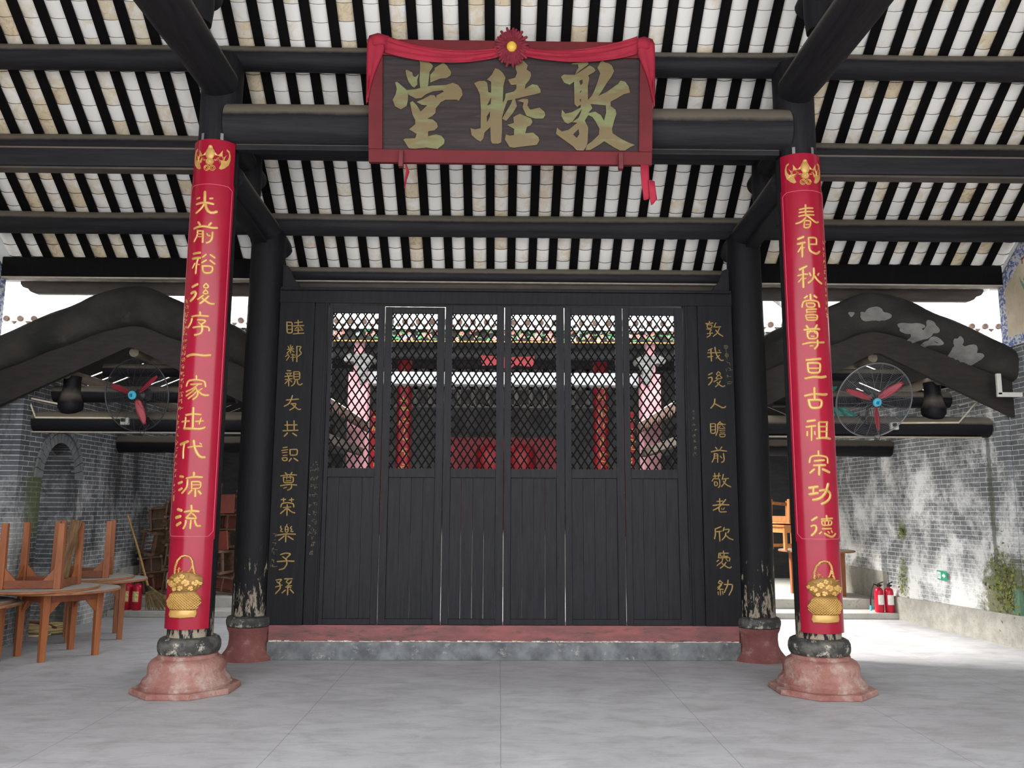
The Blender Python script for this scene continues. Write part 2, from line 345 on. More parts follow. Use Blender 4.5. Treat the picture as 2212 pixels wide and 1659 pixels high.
        fs.append((0, 1, 2, 3, 4)); o = (len(st)-1)*5; fs.append((o+4, o+3, o+2, o+1, o))
        return s.add(vs, fs, mi)
    def build(s, name, m, parent=None, smooth=None, loc=None, bevel=0.0):
        me = bpy.data.meshes.new(name); me.from_pydata(s.v, [], s.f); me.update()
        for x in (m if isinstance(m, (list, tuple)) else [m]): me.materials.append(MT[x] if isinstance(x, str) else x)
        if any(s.mi): me.polygons.foreach_set('material_index', s.mi)
        bm = bmesh.new(); bm.from_mesh(me); bmesh.ops.recalc_face_normals(bm, faces=bm.faces)
        bm.to_mesh(me); bm.free()
        if smooth is not None:
            me.polygons.foreach_set('use_smooth', [True]*len(me.polygons)); me.set_sharp_from_angle(angle=math.radians(smooth))
        o = bpy.data.objects.new(name, me); COL.objects.link(o)
        if parent is not None: o.parent = parent
        if loc is not None: o.location = loc
        if bevel:
            b = o.modifiers.new('bevel', 'BEVEL'); b.width = bevel; b.segments = 2; b.limit_method = 'ANGLE'; b.angle_limit = math.radians(50)
        return o
def tag(o, label, cat, group=None, kind='thing'):
    o['label'] = label; o['category'] = cat; o['kind'] = kind
    if group: o['group'] = group
    return o
def thing(name, label, cat, loc=(0, 0, 0), rot=(0, 0, 0), group=None):
    o = bpy.data.objects.new(name, None); COL.objects.link(o); o.location = loc; o.rotation_euler = rot; o.empty_display_size = .1
    return tag(o, label, cat, group)
def struct(o): o['kind'] = 'structure'; return o
def copy_tree(o, label, loc=None, rot=None, parent=None):
    c = o.copy(); COL.objects.link(c)
    if parent is not None: c.parent = parent
    if label: c['label'] = label
    if loc is not None: c.location = loc
    if rot is not None: c.rotation_euler = rot
    for ch in list(o.children):
        d = ch.copy(); COL.objects.link(d); d.parent = c
        for g in list(ch.children):
            e = g.copy(); COL.objects.link(e); e.parent = d
    return c
def log_mesh(p0, p1, r0, r1=None, n=22, seg=16, wob=.03, sag=0.0, flat=0.0):
    """an adze-hewn round log between two points"""
    p0, p1 = Vector(p0), Vector(p1); r1 = r1 or r0; d = (p1-p0).normalized(); a = Vector((0, 0, 1)) if abs(d.z) < .9 else Vector((0, 1, 0))
    x = d.cross(a).normalized(); y = x.cross(d)
    b = MB(); ph = rnd.random()*9; vs = []
    for i in range(seg+1):
        t = i/seg; c = p0.lerp(p1, t)-y*sag*4*t*(1-t); r = r0+(r1-r0)*t
        for k in range(n):
            an = 2*PI*k/n; rr = r*(1+wob*math.sin(3*an+ph+t*5)*.5+wob*math.sin(t*9+ph)*.6)
            yy = math.sin(an)*rr
            if flat and yy < -r*(1-flat): yy = -r*(1-flat)
            vs.append(c+x*math.cos(an)*rr+y*yy)
    fs = []
    for i in range(seg):
        for k in range(n): fs.append((i*n+k, i*n+(k+1) % n, (i+1)*n+(k+1) % n, (i+1)*n+k))
    fs.append(tuple(range(n))[::-1]); fs.append(tuple(seg*n+k for k in range(n)))
    return b.add(vs, fs)
def flatfn(y):                                  # writing on an upright board facing the viewer
    return lambda u, v, h: Vector((u/1000, y-h/1000, v/1000))
def rail(name, x0, x1, z0, z1, y0, y1, m, parent=None, bevel=0.0):
    return MB().box(((x0+x1)/2, (y0+y1)/2, (z0+z1)/2), (x1-x0, y1-y0, z1-z0)).build(name, m, parent, bevel=bevel)

# ------------------------------------------------------------------ floor, walls, roof (the setting)
struct(MB().box((0, 4, -.1), (40, 44, .2)).build('floor', 'floor'))
HALLW = 6.22
for sg, nm in ((-1, 'left'), (1, 'right')):
    b = MB().prism([(-5.5, 0.0), (2.25, 0.0), (2.25, 4.5), (-2.9, 8.3), (-5.5, 6.3)], lambda u, v, h: Vector((sg*(HALLW+h), u, v)), 0, .4)
    struct(b.build('wall_hall_'+nm, 'brickL' if sg < 0 else 'brickR'))
# corridor side walls; the left one has a bricked-up arched doorway
def arch_wall():
    b = MB(); x = -5.86; y0, y1, zt = 2.26, 5.2, 3.3; a0, a1, zs = 2.80, 3.62, 1.98
    ym = (a0+a1)/2; r = (a1-a0)/2; hole = [(a1, 0.0), (a1, zs)]+[(ym+r*math.cos(t), zs+1.15*r*math.sin(t)) for t in [PI*i/14 for i in range(1, 14)]]+[(a0, zs), (a0, 0.0)]
    out = [(y0, 0.0), (y0, zt), (y1, zt), (y1, 0.0)]
    b.prism(out+hole, lambda u, v, h: Vector((x-.45+h, u, v)), 0, .45)
    b.box((x-1.05, ym+.9, 1.5), (.3, 3.6, 3.2))
    return b
struct(arch_wall().build('wall_corridor_left', 'brickL'))
b = MB().prism([(2.26, 0.0), (5.2, 0.0), (5.2, 3.3), (2.26, 3.3)], lambda u, v, h: Vector((6.19-(u-2)*.075+h, u, v)), .4, 0)
struct(b.build('wall_corridor_right', 'brickR'))
b = MB().prism([(1.6, 0.0), (5.2, 0.0), (5.2, .325), (1.6, .40)], lambda u, v, h: Vector((6.19-(u-2)*.075+h, u, v)), .1, -.045)
struct(b.build('trim_1', 'granite'))
for sg, nm, m in ((-1, 'left', 'brickL'), (1, 'right', 'brickR')):
    struct(MB().box((sg*6.02, 7.2, 1.65), (.3, 4.0, 3.3)).build('wall_side_room_'+nm, m))
    struct(MB().box((sg*5.895, 7.2, .46), (.06, 4.06, .45)).build('trim_2' if sg < 0 else 'trim_3', 'granite'))
    struct(MB().box((sg*4.75, 9.35, 1.65), (2.5, .3, 3.3)).build('wall_side_room_end_'+nm, 'halldark'))
# arch ring of voussoirs round the blocked doorway
b = MB(); ym, zs = 3.21, 1.98
for ring, (ra, rb) in enumerate(((.41, .53), (.535, .60))):
    n = 17
    for i in range(n):
        t0, t1 = PI*i/n+.012, PI*(i+1)/n-.012
        q = [(ym+ra*math.cos(t0), zs+1.15*ra*math.sin(t0)), (ym+rb*math.cos(t0), zs+1.12*rb*math.sin(t0)), (ym+rb*math.cos(t1), zs+1.12*rb*math.sin(t1)), (ym+ra*math.cos(t1), zs+1.15*ra*math.sin(t1))]
        b.prism(q, lambda u, v, h: Vector((-5.86+h, u, v)), -.05, .012+.012*ring)
struct(b.build('trim_4', 'voussoir'))
MB().box((-5.93, 3.68, .2), (.22, .12, .4)).build('trim_6', 'granite')['kind'] = 'structure'

# roof: white-washed pan tiles seen from below, in strips between the rafters
ROOF = lambda y: 6.262-.764*y
def roof_tiles():
    b = MB(); tints = []; p = .259; ang = math.atan(.764)
    nrm = Vector((0, math.sin(ang), math.cos(ang))); dn = Vector((0, math.cos(ang), -math.sin(ang)))
    ex = .1435; y_first = 1.108-ex*16
    strips = {}
    for k in range(-24, 25):
        xc = -.074+p*k
        if abs(xc) > 6.25: continue
        ts = rnd.gauss(.35, .22)
        for j in range(0, 25):
            y0 = y_first+ex*j+rnd.uniform(-.008, .008); y1 = y0+ex+.05
            tt = min(1, max(0, ts+rnd.gauss(0, .22))); tilt = rnd.uniform(-.02, .02); vs = []
            for y, up_ in ((y0, .0), (y1, .022)):
                for s_ in range(7):
                    u = -1+s_/3; x = xc+u*.095; sag = .029*(1-u*u)
                    base = Vector((x, y, ROOF(y)))+nrm*(.031-sag+up_+tilt*u*.1)
                    vs.append(base)
            n0 = len(b.v); top = [v+nrm*.014 for v in vs]
            fs = [(i, i+1, i+8, i+7) for i in range(6)]+[(14+i, 14+i+7, 14+i+8, 14+i+1) for i in range(6)]
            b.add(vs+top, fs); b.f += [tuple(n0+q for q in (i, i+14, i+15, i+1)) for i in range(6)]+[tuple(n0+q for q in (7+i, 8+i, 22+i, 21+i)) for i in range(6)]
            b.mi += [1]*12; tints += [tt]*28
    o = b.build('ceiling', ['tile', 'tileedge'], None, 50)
    at = o.data.attributes.new('tint', 'FLOAT', 'POINT')
    at.data.foreach_set('value', tints)
    return o
struct(roof_tiles())
b = MB()                                     # the roof above the tiles, its ridge and the front slope over the viewer's side
RIDGE = -2.9
b.prism([(RIDGE, ROOF(RIDGE)+.09), (2.5, ROOF(2.5)+.09), (2.5, ROOF(2.5)+.2), (RIDGE, ROOF(RIDGE)+.24)], lambda u, v, h: Vector((h, u, v)), -6.5, 6.5)
b.prism([(RIDGE, ROOF(RIDGE)+.09), (RIDGE, ROOF(RIDGE)+.24), (-5.6, 6.2), (-5.6, 6.05)], lambda u, v, h: Vector((h, u, v)), -6.5, 6.5)
struct(b.build('roof_shell', 'rooftile'))
proto = None
for k in range(-24, 25):
    x = -.074+.259*k+.1295
    if abs(x) > 6.16: continue
    if proto is None:
        b = MB(); y0, y1 = -2.8, 2.37
        b.prism([(y0, ROOF(y0)), (y1, ROOF(y1)), (y1, ROOF(y1)+.022), (y0, ROOF(y0)+.022)], lambda u, v, h: Vector((h, u, v)), -.05, .05)
        proto = tag(b.build('roof_rafter', 'rafter'), 'flat black rafter board running down the slope between strips of white roof tiles', 'rafter', 'roof rafters'); proto.location.x = x
    else:
        o = proto.copy(); COL.objects.link(o); o.location.x = x+rnd.uniform(-.006, .006)

# ------------------------------------------------------------------ purlins and tie beams
def beam(name, label, p0, p1, r, m, cat='beam', group=None, **k):
    return tag(log_mesh(p0, p1, r, **k).build(name, m, None, 40), label, cat, group)
CX = 2.88
def purlin(label, x0, x1, y, z, r, **k): return beam('roof_purlin', label, (x0, y, z), (x1, y, z), r, 'beam', 'purlin', **k)
for (x0, x1, side) in ((-6.25, -CX, 'left aisle'), (-CX, CX, 'middle bay'), (CX, 6.25, 'right aisle')):
    w = {'left aisle': 'over the round-table aisle', 'middle bay': 'over the middle bay', 'right aisle': 'over the exit-sign aisle'}[side]
    purlin('topmost round black purlin %s, level with the column heads' % w, x0, x1, .03, 6.125, .125, sag=.01)
    purlin('second round black purlin from the top %s' % w, x0, x1, .8, 5.515, .125)
    purlin('third round black purlin from the top %s' % w, x0, x1, 1.57, 4.92, .128, sag=.008)
    if side == 'middle bay':
        o = purlin('lowest black purlin above the dark door lintel', x0, x1, 2.17, 4.475, .10)
        MB().box((0, 2.12, 4.383), (5.4, .05, .016)).build('lower_edge', 'palelip', o)
    else:
        o = tag(MB().box(((x0+x1)/2, 2.17, 4.53), (abs(x1-x0)-.12, .16, .255)).build('eave_purlin', 'rafter', None, None, bevel=.015), 'deep square black eave beam %s' % w, 'purlin')
        MB().box(((x0+x1)/2, 2.15, 4.397), (abs(x1-x0)-.14, .12, .018)).build('lower_edge', 'palelip', o)
        b = MB(); s = -1 if x0 < 0 else 1; xo = s*6.13
        pr = [(s*2.7, 4.435), (s*2.7, 4.275), (xo-s*.20, 4.275), (xo-s*.13, 4.30), (xo-s*.09, 4.345), (xo-s*.03, 4.36), (xo, 4.40), (xo, 4.435)]
        b.prism(pr, lambda u, v, h: Vector((u, 2.42+h, v)), 0, .07)
        tag(b.build('eave_board', 'eave', None), 'brown eave board with a scrolled end, %s' % ('on the round-table side' if s < 0 else 'above the peeling arch'), 'board')
# big tie beam behind the plaque, with its flat lower plank
o = tag(log_mesh((-CX+.1, -.02, 5.365), (CX-.1, -.02, 5.365), .225, seg=24, n=28).build('tie_beam', 'beam', None, 40), 'thick round black tie beam behind the plaque, between the two front columns', 'beam')
MB().box((0, -.05, 5.125), (CX*2-.4, .12, .06)).build('lower_plank', 'beam', o, bevel=.01)
for s, w in ((-1, 'the front column by the round tables'), (1, 'the front column by the exit sign')):
    o = tag(MB().box((s*(CX+6.25)/2, 0, 5.025), (6.25-CX-.25, .17, .21)).build('side_tie_beam', 'beam', None, bevel=.03), 'squared black tie beam from %s to the side wall' % w, 'beam')
    MB().box((s*(CX+6.25)/2, -.01, 4.908), (6.25-CX-.3, .12, .022)).build('lower_edge', 'eave', o)
    # beams running front to back on each row of columns
    side = 'left' if s < 0 else 'right'
    bx = s*2.84
    whom = 'front column by the round tables' if s < 0 else 'front column by the exit sign'
    tag(log_mesh((s*2.87, -3.6, 5.72), (s*2.87, -.12, 5.79), .215, .185, seg=20, n=26, wob=.035).build('roof_girder', 'tie', None, 40), 'massive overhead black girder ending on the %s' % whom, 'beam')
    o = tag(log_mesh((s*2.80, .12, 4.90), (s*2.76, 2.02, 4.76), .145, .135, wob=.02).build('porch_tie_beam', 'tie', None, 40), 'lower round black beam behind the %s' % whom, 'beam')
    MB().bar((bx, .15, 4.76), (bx, 1.5, 4.65), .15, .06).build('lower_plank', 'tie', o)
    tag(log_mesh((bx, .1, 5.36), (bx, 1.12, 5.27), .125, .12, wob=.02).build('short_tie_beam', 'tie', None, 40), 'short upper round black beam behind the %s' % whom, 'beam')
    b = MB().lathe([(.10, 0), (.13, .1), (.14, .25), (.13, .5), (.12, .62)], (bx-s*.02, .80, 4.86), 20)
    tag(b.build('strut_post', 'post', None, 40), 'little black strut standing on the beam behind the %s' % whom, 'post')
    b = MB().lathe([(.12, 0), (.135, .15), (.13, .9), (.12, 1.1)], (bx-s*.03, -.92, 5.92), 20)
    tag(b.build('girder_post', 'post', None, 40), 'round black post on the massive girder above the %s' % whom, 'post')
    tag(log_mesh((bx-s*.02, -2.2, 6.52), (bx-s*.02, -.62, 6.33), .13, .12).build('upper_tie_beam', 'tie', None, 40), 'black beam end poking past the post above the %s' % whom, 'beam')

# ------------------------------------------------------------------ columns
FRONT_NAMES = {-1: 'by the round tables', 1: 'by the exit sign'}
for s in (-1, 1):
    x = s*CX
    t = thing('timber_column', 'tall round black front column behind the red couplet board %s' % FRONT_NAMES[s], 'column', (x, 0, 0))
    b = MB().lathe([(.20, .44), (.202, 1.5), (.20, 3.5), (.195, 5.2), (.20, 5.9), (.20, 6.02), (.185, 6.09), (.14, 6.13)], n=36)
    b.build('shaft', 'frontcol', t, 40)
    b = MB().lathe([(.245, .325), (.262, .335), (.272, .36), (.275, .39), (.272, .425), (.258, .455), (.235, .468), (.21, .475)], n=40)
    b.build('collar', 'collar', t, 40)
    t2 = thing('column_base', 'pink sandstone base under the front column %s' % FRONT_NAMES[s], 'column base', (x, -.02, 0))
    b = MB().lathe([(.392, .045), (.395, .075), (.385, .085), (.378, .088), (.380, .10), (.370, .118), (.350, .135), (.338, .155), (.335, .185), (.337, .215), (.330, .245), (.312, .272), (.285, .29), (.262, .297), (.258, .322), (.24, .33)], n=44)
    b.build('drum', 'redstone', t2, 40)
    b = MB().lathe([(.475, 0), (.47, .04), (.46, .05), (.38, .055)], n=8, rot=Matrix.Rotation(PI/8, 3, 'Z'))
    b.build('plinth', 'redstone', t2, bevel=.012)
    rx = s*2.79
    t = thing('timber_column', 'round black rear column with flaked paint, %s of the door wall' % ('round-table end' if s < 0 else 'exit-sign end'), 'column', (rx, 1.57, 0))
    MB().lathe([(.205, .44), (.207, 1.5), (.205, 3.2), (.195, 4.6), (.19, 4.82)], n=36).build('shaft', 'column', t, 40)
    MB().lathe([(.225, .345), (.248, .355), (.256, .385), (.256, .415), (.245, .445), (.21, .462)], n=36).build('collar', 'collar', t, 40)
    t2 = thing('column_base', 'dull red waisted stone base under the rear column by the %s' % ('round tables' if s < 0 else 'extinguishers'), 'column base', (rx, 1.57, 0))
    MB().lathe([(.30, 0), (.30, .03), (.275, .06), (.245, .10), (.222, .15), (.215, .22), (.22, .28), (.24, .32), (.245, .345), (.2, .35)], n=40).build('drum', 'redstone2', t2, 40)
    b = MB(); b.prism([(0, 4.12), (.22, 4.12), (.16, 4.22), (.12, 4.26), (.06, 4.40), (0, 4.42)], lambda u, v, h: Vector((rx-s*(.19+u), 1.53+h, v)), 0, .08)
    tag(b.build('corner_bracket', 'post'), 'small black bracket between lintel and rear column, %s' % ('round-table side' if s < 0 else 'exit-sign side'), 'bracket')

# ------------------------------------------------------------------ red couplet boards hung on the front columns
RB = .226
def onboard(R=RB):
    return lambda u, v, h: Vector(((R+h/1000)*math.sin(u/1000/R), -(R+h/1000)*math.cos(u/1000/R), v/1000))
def curved_plate(z0, z1, r0, r1, a, b=None, nz=1):
    b = b or MB(); n = 28; vs = []
    for r in (r0, r1):
        for z in (z0, z1):
            for i in range(n+1):
                t = -a+2*a*i/n; vs.append((r*math.sin(t), -r*math.cos(t), z))
    m = n+1; fs = []
    for i in range(n):
        fs += [(i, i+1, m+i+1, m+i), (2*m+i, 3*m+i, 3*m+i+1, 2*m+i+1), (i, 2*m+i, 2*m+i+1, i+1), (m+i, m+i+1, 3*m+i+1, 3*m+i)]
    fs += [(0, m, 3*m, 2*m), (n, 2*m+n, 3*m+n, m+n)]
    return b.add(vs, fs)
def parse(txt):
    out = []
    for line in txt.strip().split('\n'):
        g = []
        for st in line.split('|'):
            w, p = st.split(':'); g.append((float(w), [tuple(map(float, q.split(','))) for q in p.split()]))
        out.append(g)
    return out
def bat(b, fn, cz):
    R_ = [(0, 142), (19, 131), (24, 108), (40, 78), (69, 46), (86, 57), (100, 82), (114, 103), (111, 65), (117, 37), (132, 39), (156, 68), (138, 33), (132, 1), (150, 2), (167, 27), (176, 60), (172, 92), (150, 109), (150, 124), (176, 110), (190, 65), (190, 19), (175, -34), (140, -74), (108, -93), (87, -85), (96, -60), (105, -36), (97, -7), (76, 1), (49, -13), (36, 1), (0, 0)]
    poly = R_+[(-u, v) for u, v in R_[-2:0:-1]]
    b.prism([(u, v+cz) for u, v in poly], fn, 0, 7)
    E = lambda cx, cy, rx, ry, n=20: [(cx+rx*math.cos(2*PI*i/n), cz+cy+ry*math.sin(2*PI*i/n)) for i in range(n)]
    b.dome(E(0, 60, 44, 62), fn, [(1, 5), (.85, 14), (.5, 19), (.2, 20)])
    b.dome(E(0, 128, 20, 18), fn, [(1, 6), (.8, 14), (.4, 18)])
    b.dome(E(-2, -20, 42, 36), fn, [(1, 0), (.85, 10), (.5, 13)])
    for i in range(9):
        a = 2*PI*i/9; b.dome(E(-2+26*math.cos(a), -20+22*math.sin(a), 10, 10, 10), fn, [(1, 10), (.6, 17), (.2, 19)])
    b.dome(E(-2, -20, 15, 14), fn, [(1, 12), (.6, 19), (.2, 21)])
    for s in (-1, 1):
        c = [(s*27+27*math.cos(2*PI*i/18), cz-84+28*math.sin(2*PI*i/18)) for i in range(19)]; b.stroke(c, 5, fn, 9)
        d = [(s*27, cz-66), (s*27+17, cz-84), (s*27, cz-102), (s*27-17, cz-84), (s*27, cz-66)]; b.stroke(d, 3.5, fn, 8)
        for k in (60, 92): b.stroke([(s*60, cz+10), (s*(k+20), cz+(k-40)), (s*(k+34), cz+k*.55-60)], 3, fn, 11)
def basket(fn, cz, parent):
    h = [(-93, 335), (-90, 400), (-70, 455), (-35, 490), (0, 497), (35, 488), (58, 450), (66, 400), (84, 330)]
    b = MB()
    for ph in (0, PI):
        pts = []
        for i in range(len(h)-1):
            for k in range(6):
                t = k/6; pts.append((h[i][0]*(1-t)+h[i+1][0]*t, h[i][1]*(1-t)+h[i+1][1]*t+cz))
        pts.append((h[-1][0], h[-1][1]+cz))
        P3 = [fn(p[0]+5*math.sin(i*1.5+ph), p[1]+5*math.cos(i*1.5+ph), 9+5*math.sin(i*1.5+ph+1)) for i, p in enumerate(pts)]
        b.tube(P3, .0072, 7)
    b.stroke([(62, 420+cz), (48, 375+cz), (24, 345+cz)], 7, fn, 12)
    b.build('basket_handle', 'gold', parent, 50)
    E = lambda cx, cy, rx, ry, n=28: [(cx+rx*math.cos(2*PI*i/n), cz+cy+ry*math.sin(2*PI*i/n)) for i in range(n)]
    b = MB(); heap = [(-160, 262), (-152, 305), (-112, 338), (-40, 357), (40, 357), (112, 338), (152, 305), (160, 262), (140, 216), (98, 182), (0, 170), (-98, 182), (-140, 216)]
    b.dome([(u, v+cz) for u, v in heap], fn, [(1, 0), (.97, 14), (.85, 24), (.5, 32), (.2, 34)]); b.build('flower_mound', 'golddeep', parent, 40); b = MB()
    r2 = random.Random(3)
    for (fx, fy, fr) in ((-8, 318, 24), (-100, 250, 34), (-48, 285, 32), (20, 262, 36), (92, 262, 32), (-20, 215, 26), (60, 212, 24), (-70, 205, 20), (130, 255, 18), (-140, 268, 18)):
        hh = 27+9*(1-abs(fx)/170)
        for q in range(6):
            a = 2*PI*q/6+r2.random(); b.dome(E(fx+fr*.55*math.cos(a), fy+fr*.55*math.sin(a), fr*.48, fr*.42, 10), fn, [(1, hh), (.7, hh+7), (.3, hh+8)])
        b.dome(E(fx, fy, fr*.34, fr*.34, 12), fn, [(1, hh+4), (.6, hh+12), (.2, hh+13)])
    for _ in range(44):
        fx, fy = r2.uniform(-140, 130), r2.uniform(190, 325); a = r2.random()*PI
        if (fx/150)**2+((fy-262)/80)**2 < 1: b.stroke([(fx, fy+cz), (fx+20*math.cos(a), fy+20*math.sin(a)+cz)], 6, fn, 40)
    for (a0, a1) in (((-60, 335), (-55, 392)), ((-70, 372), (-40, 380)), ((-30, 335), (-22, 362))): b.stroke([(a0[0], a0[1]+cz), (a1[0], a1[1]+cz)], 5, fn, 12)
    b.build('flower_heap', 'gold', parent, 40)
    b = MB(); body = [(-98, 194), (-146, 146), (-158, 105), (-142, 60), (-100, 22), (0, 16), (96, 22), (136, 60), (152, 105), (140, 146), (94, 194), (0, 190)]
    b.dome([(u, v+cz) for u, v in body], fn, [(1, 0), (.97, 12), (.85, 22), (.5, 28), (.2, 29)]); b.build('basket_body', 'golddeep', parent, 45); b = MB()
    def inside(u, v):
        w = 98+62*math.sin(max(0, min(1, (v-10)/165))*PI); return abs(u+4) < w-6 and 22 < v < 172
    for k in range(-15, 26):                   # woven splints
        for sg in (-1, 1):
            pts = [(sg*(k*24-t*1.2*.9)+0, 20+t) for t in range(0, 156, 13)]; run = []
            for p in pts+[(9999, 0)]:
                if inside(*p): run.append((p[0], p[1]+cz))
                else:
                    if len(run) > 1: b.stroke(run, 4.2, lambda u, v, h: fn(u, v, h+17+14*math.sqrt(max(0, 1-((u+4)/165)**2-((v-cz-97)/95)**2))), 4 if sg > 0 else 6)
                    run = []
    b.build('woven_splints', 'gold', parent, 45)
    b = MB(); b.dome([(u, v+cz) for u, v in [(-124, 28), (-4, 32), (118, 26), (124, -12), (110, -42), (-4, -50), (-122, -46), (-136, -18)]], fn, [(1, 0), (.95, 14), (.8, 24), (.4, 27)])
    b.build('basket_foot', 'gold', parent, 40)

MARK = random.Random(11)
def tiny_marks(b, fn, u, v0, v1, step, size, w, h=1.5):
    """faint inscription too small to read in the photograph: clusters of short strokes down a line"""
    v = v0
    while v > v1:
        for _ in range(MARK.randint(4, 6)):
            a = (u+MARK.uniform(-.5, .5)*size, v+MARK.uniform(-.5, .5)*size)
            d = (MARK.uniform(.3, .7)*size, MARK.uniform(-.2, .1)*size) if MARK.random() < .55 else (MARK.uniform(-.2, .2)*size, -MARK.uniform(.3, .7)*size)
            b.stroke([a, (a[0]+d[0], a[1]+d[1])], w, fn, h)
        v -= step*MARK.choice((1, 1, 1, 1.15))
LEFT = """8.2:-28,4610 -24,4507|5.9:-110,4551 -82,4557|5.9:25,4545 49,4549|6.7:-111,4496 -54,4505 -1,4505 59,4493|6.7:-29,4489 -54,4445 -109,4410|8.2:-14,4488 -12,4447 5,4410 47,4392 92,4421
6.7:-78,4312 -59,4288|6.7:49,4305 29,4280|6.7:-126,4256 -62,4270 6,4271 55,4253 105,4262|5.6:-81,4231 -81,4179 -115,4127|5.2:-80,4228 -24,4222|6.3:-24,4223 -21,4167 -21,4112|4.1:-78,4197 -26,4193|4.1:-81,4170 -24,4166|5.2:17,4197 29,4168 45,4177|6.7:67,4212 67,4149 55,4117 18,4107
6.7:-111,4006 -62,4008 -38,4011|7.4:-117,3958 -35,3960|5.9:-58,3950 -71,3907 -73,3810|4.5:-89,3909 -114,3867|4.5:-63,3899 -39,3894|5.9:-10,3967 20,3993|6.7:61,3992 100,3967|5.9:-14,3912 24,3938|6.7:61,3937 103,3908|6.7:-8,3879 1,3816 17,3809 84,3817 93,3883 -8,3880
7.4:-99,3682 -46,3704|8.2:-108,3621 -61,3643 -48,3627 -57,3584 -112,3549|5.2:36,3711 4,3677 39,3660 68,3681 36,3711|5.2:36,3649 4,3616 35,3606 68,3619 36,3649|5.9:16,3594 -32,3558|6.7:63,3589 32,3547 -8,3518|6.7:10,3568 53,3534 94,3509 117,3522
6.7:-4,3434 -2,3409|5.9:-81,3394 -37,3402 73,3398|6.7:-84,3372 -90,3333 -125,3293|5.6:-20,3359 22,3363 66,3354 18,3319|4.8:-11,3337 18,3309|5.9:-61,3288 12,3298 66,3300 100,3285 88,3259|6.7:18,3316 31,3266 16,3226 -40,3216
7.4:-111,3019 -59,3034 28,3026 68,3018 110,3032
5.9:-3,2830 -1,2799|5.9:-98,2738 -89,2786 -1,2795 80,2784 86,2731|5.6:-49,2750 2,2753 49,2754|5.2:16,2746 -31,2707 -94,2685|5.2:3,2721 -30,2683 -91,2646|5.9:-3,2721 23,2679 22,2637 -18,2612|5.2:12,2686 -20,2651 -68,2620|5.2:57,2712 32,2694|6.7:19,2693 54,2656 81,2639 113,2654
6.7:-13,2532 -11,2441 -8,2344|5.9:-81,2467 -10,2476 58,2471|5.6:-84,2443 -84,2387 -94,2346|5.2:-123,2406 -45,2410|6.7:-94,2342 -8,2341 65,2335 100,2354|5.2:63,2439 50,2383|5.9:19,2407 84,2412
7.4:-124,2198 -44,2223|5.9:-82,2200 -90,2138 -85,2072|5.2:-37,2168 22,2179 84,2180|7.4:9,2230 19,2165 52,2104 87,2067 115,2081|4.5:66,2207 80,2197
6.7:-104,1905 -73,1901|7.4:-118,1844 -82,1854|6.7:-108,1782 -78,1796|6.7:28,1939 30,1912|5.9:-34,1888 30,1902 102,1899|5.9:-26,1871 -25,1806 -71,1755|5.2:13,1856 17,1793|5.2:13,1857 97,1858 94,1797 17,1794|4.5:22,1827 86,1831|6.7:50,1786 53,1725|6.7:18,1779 -7,1749|7.4:80,1773 100,1749
8.2:-107,1608 -67,1598|8.2:-125,1534 -75,1546|8.2:-109,1468 -71,1489|6.7:23,1641 28,1607|6.7:-32,1586 28,1597 90,1590|5.9:29,1583 -15,1533|5.9:-11,1529 71,1526|5.2:37,1570 63,1553 71,1533|5.9:-17,1509 -18,1469 -37,1439|5.9:27,1509 25,1439|6.7:62,1509 71,1466 85,1442 112,1461"""
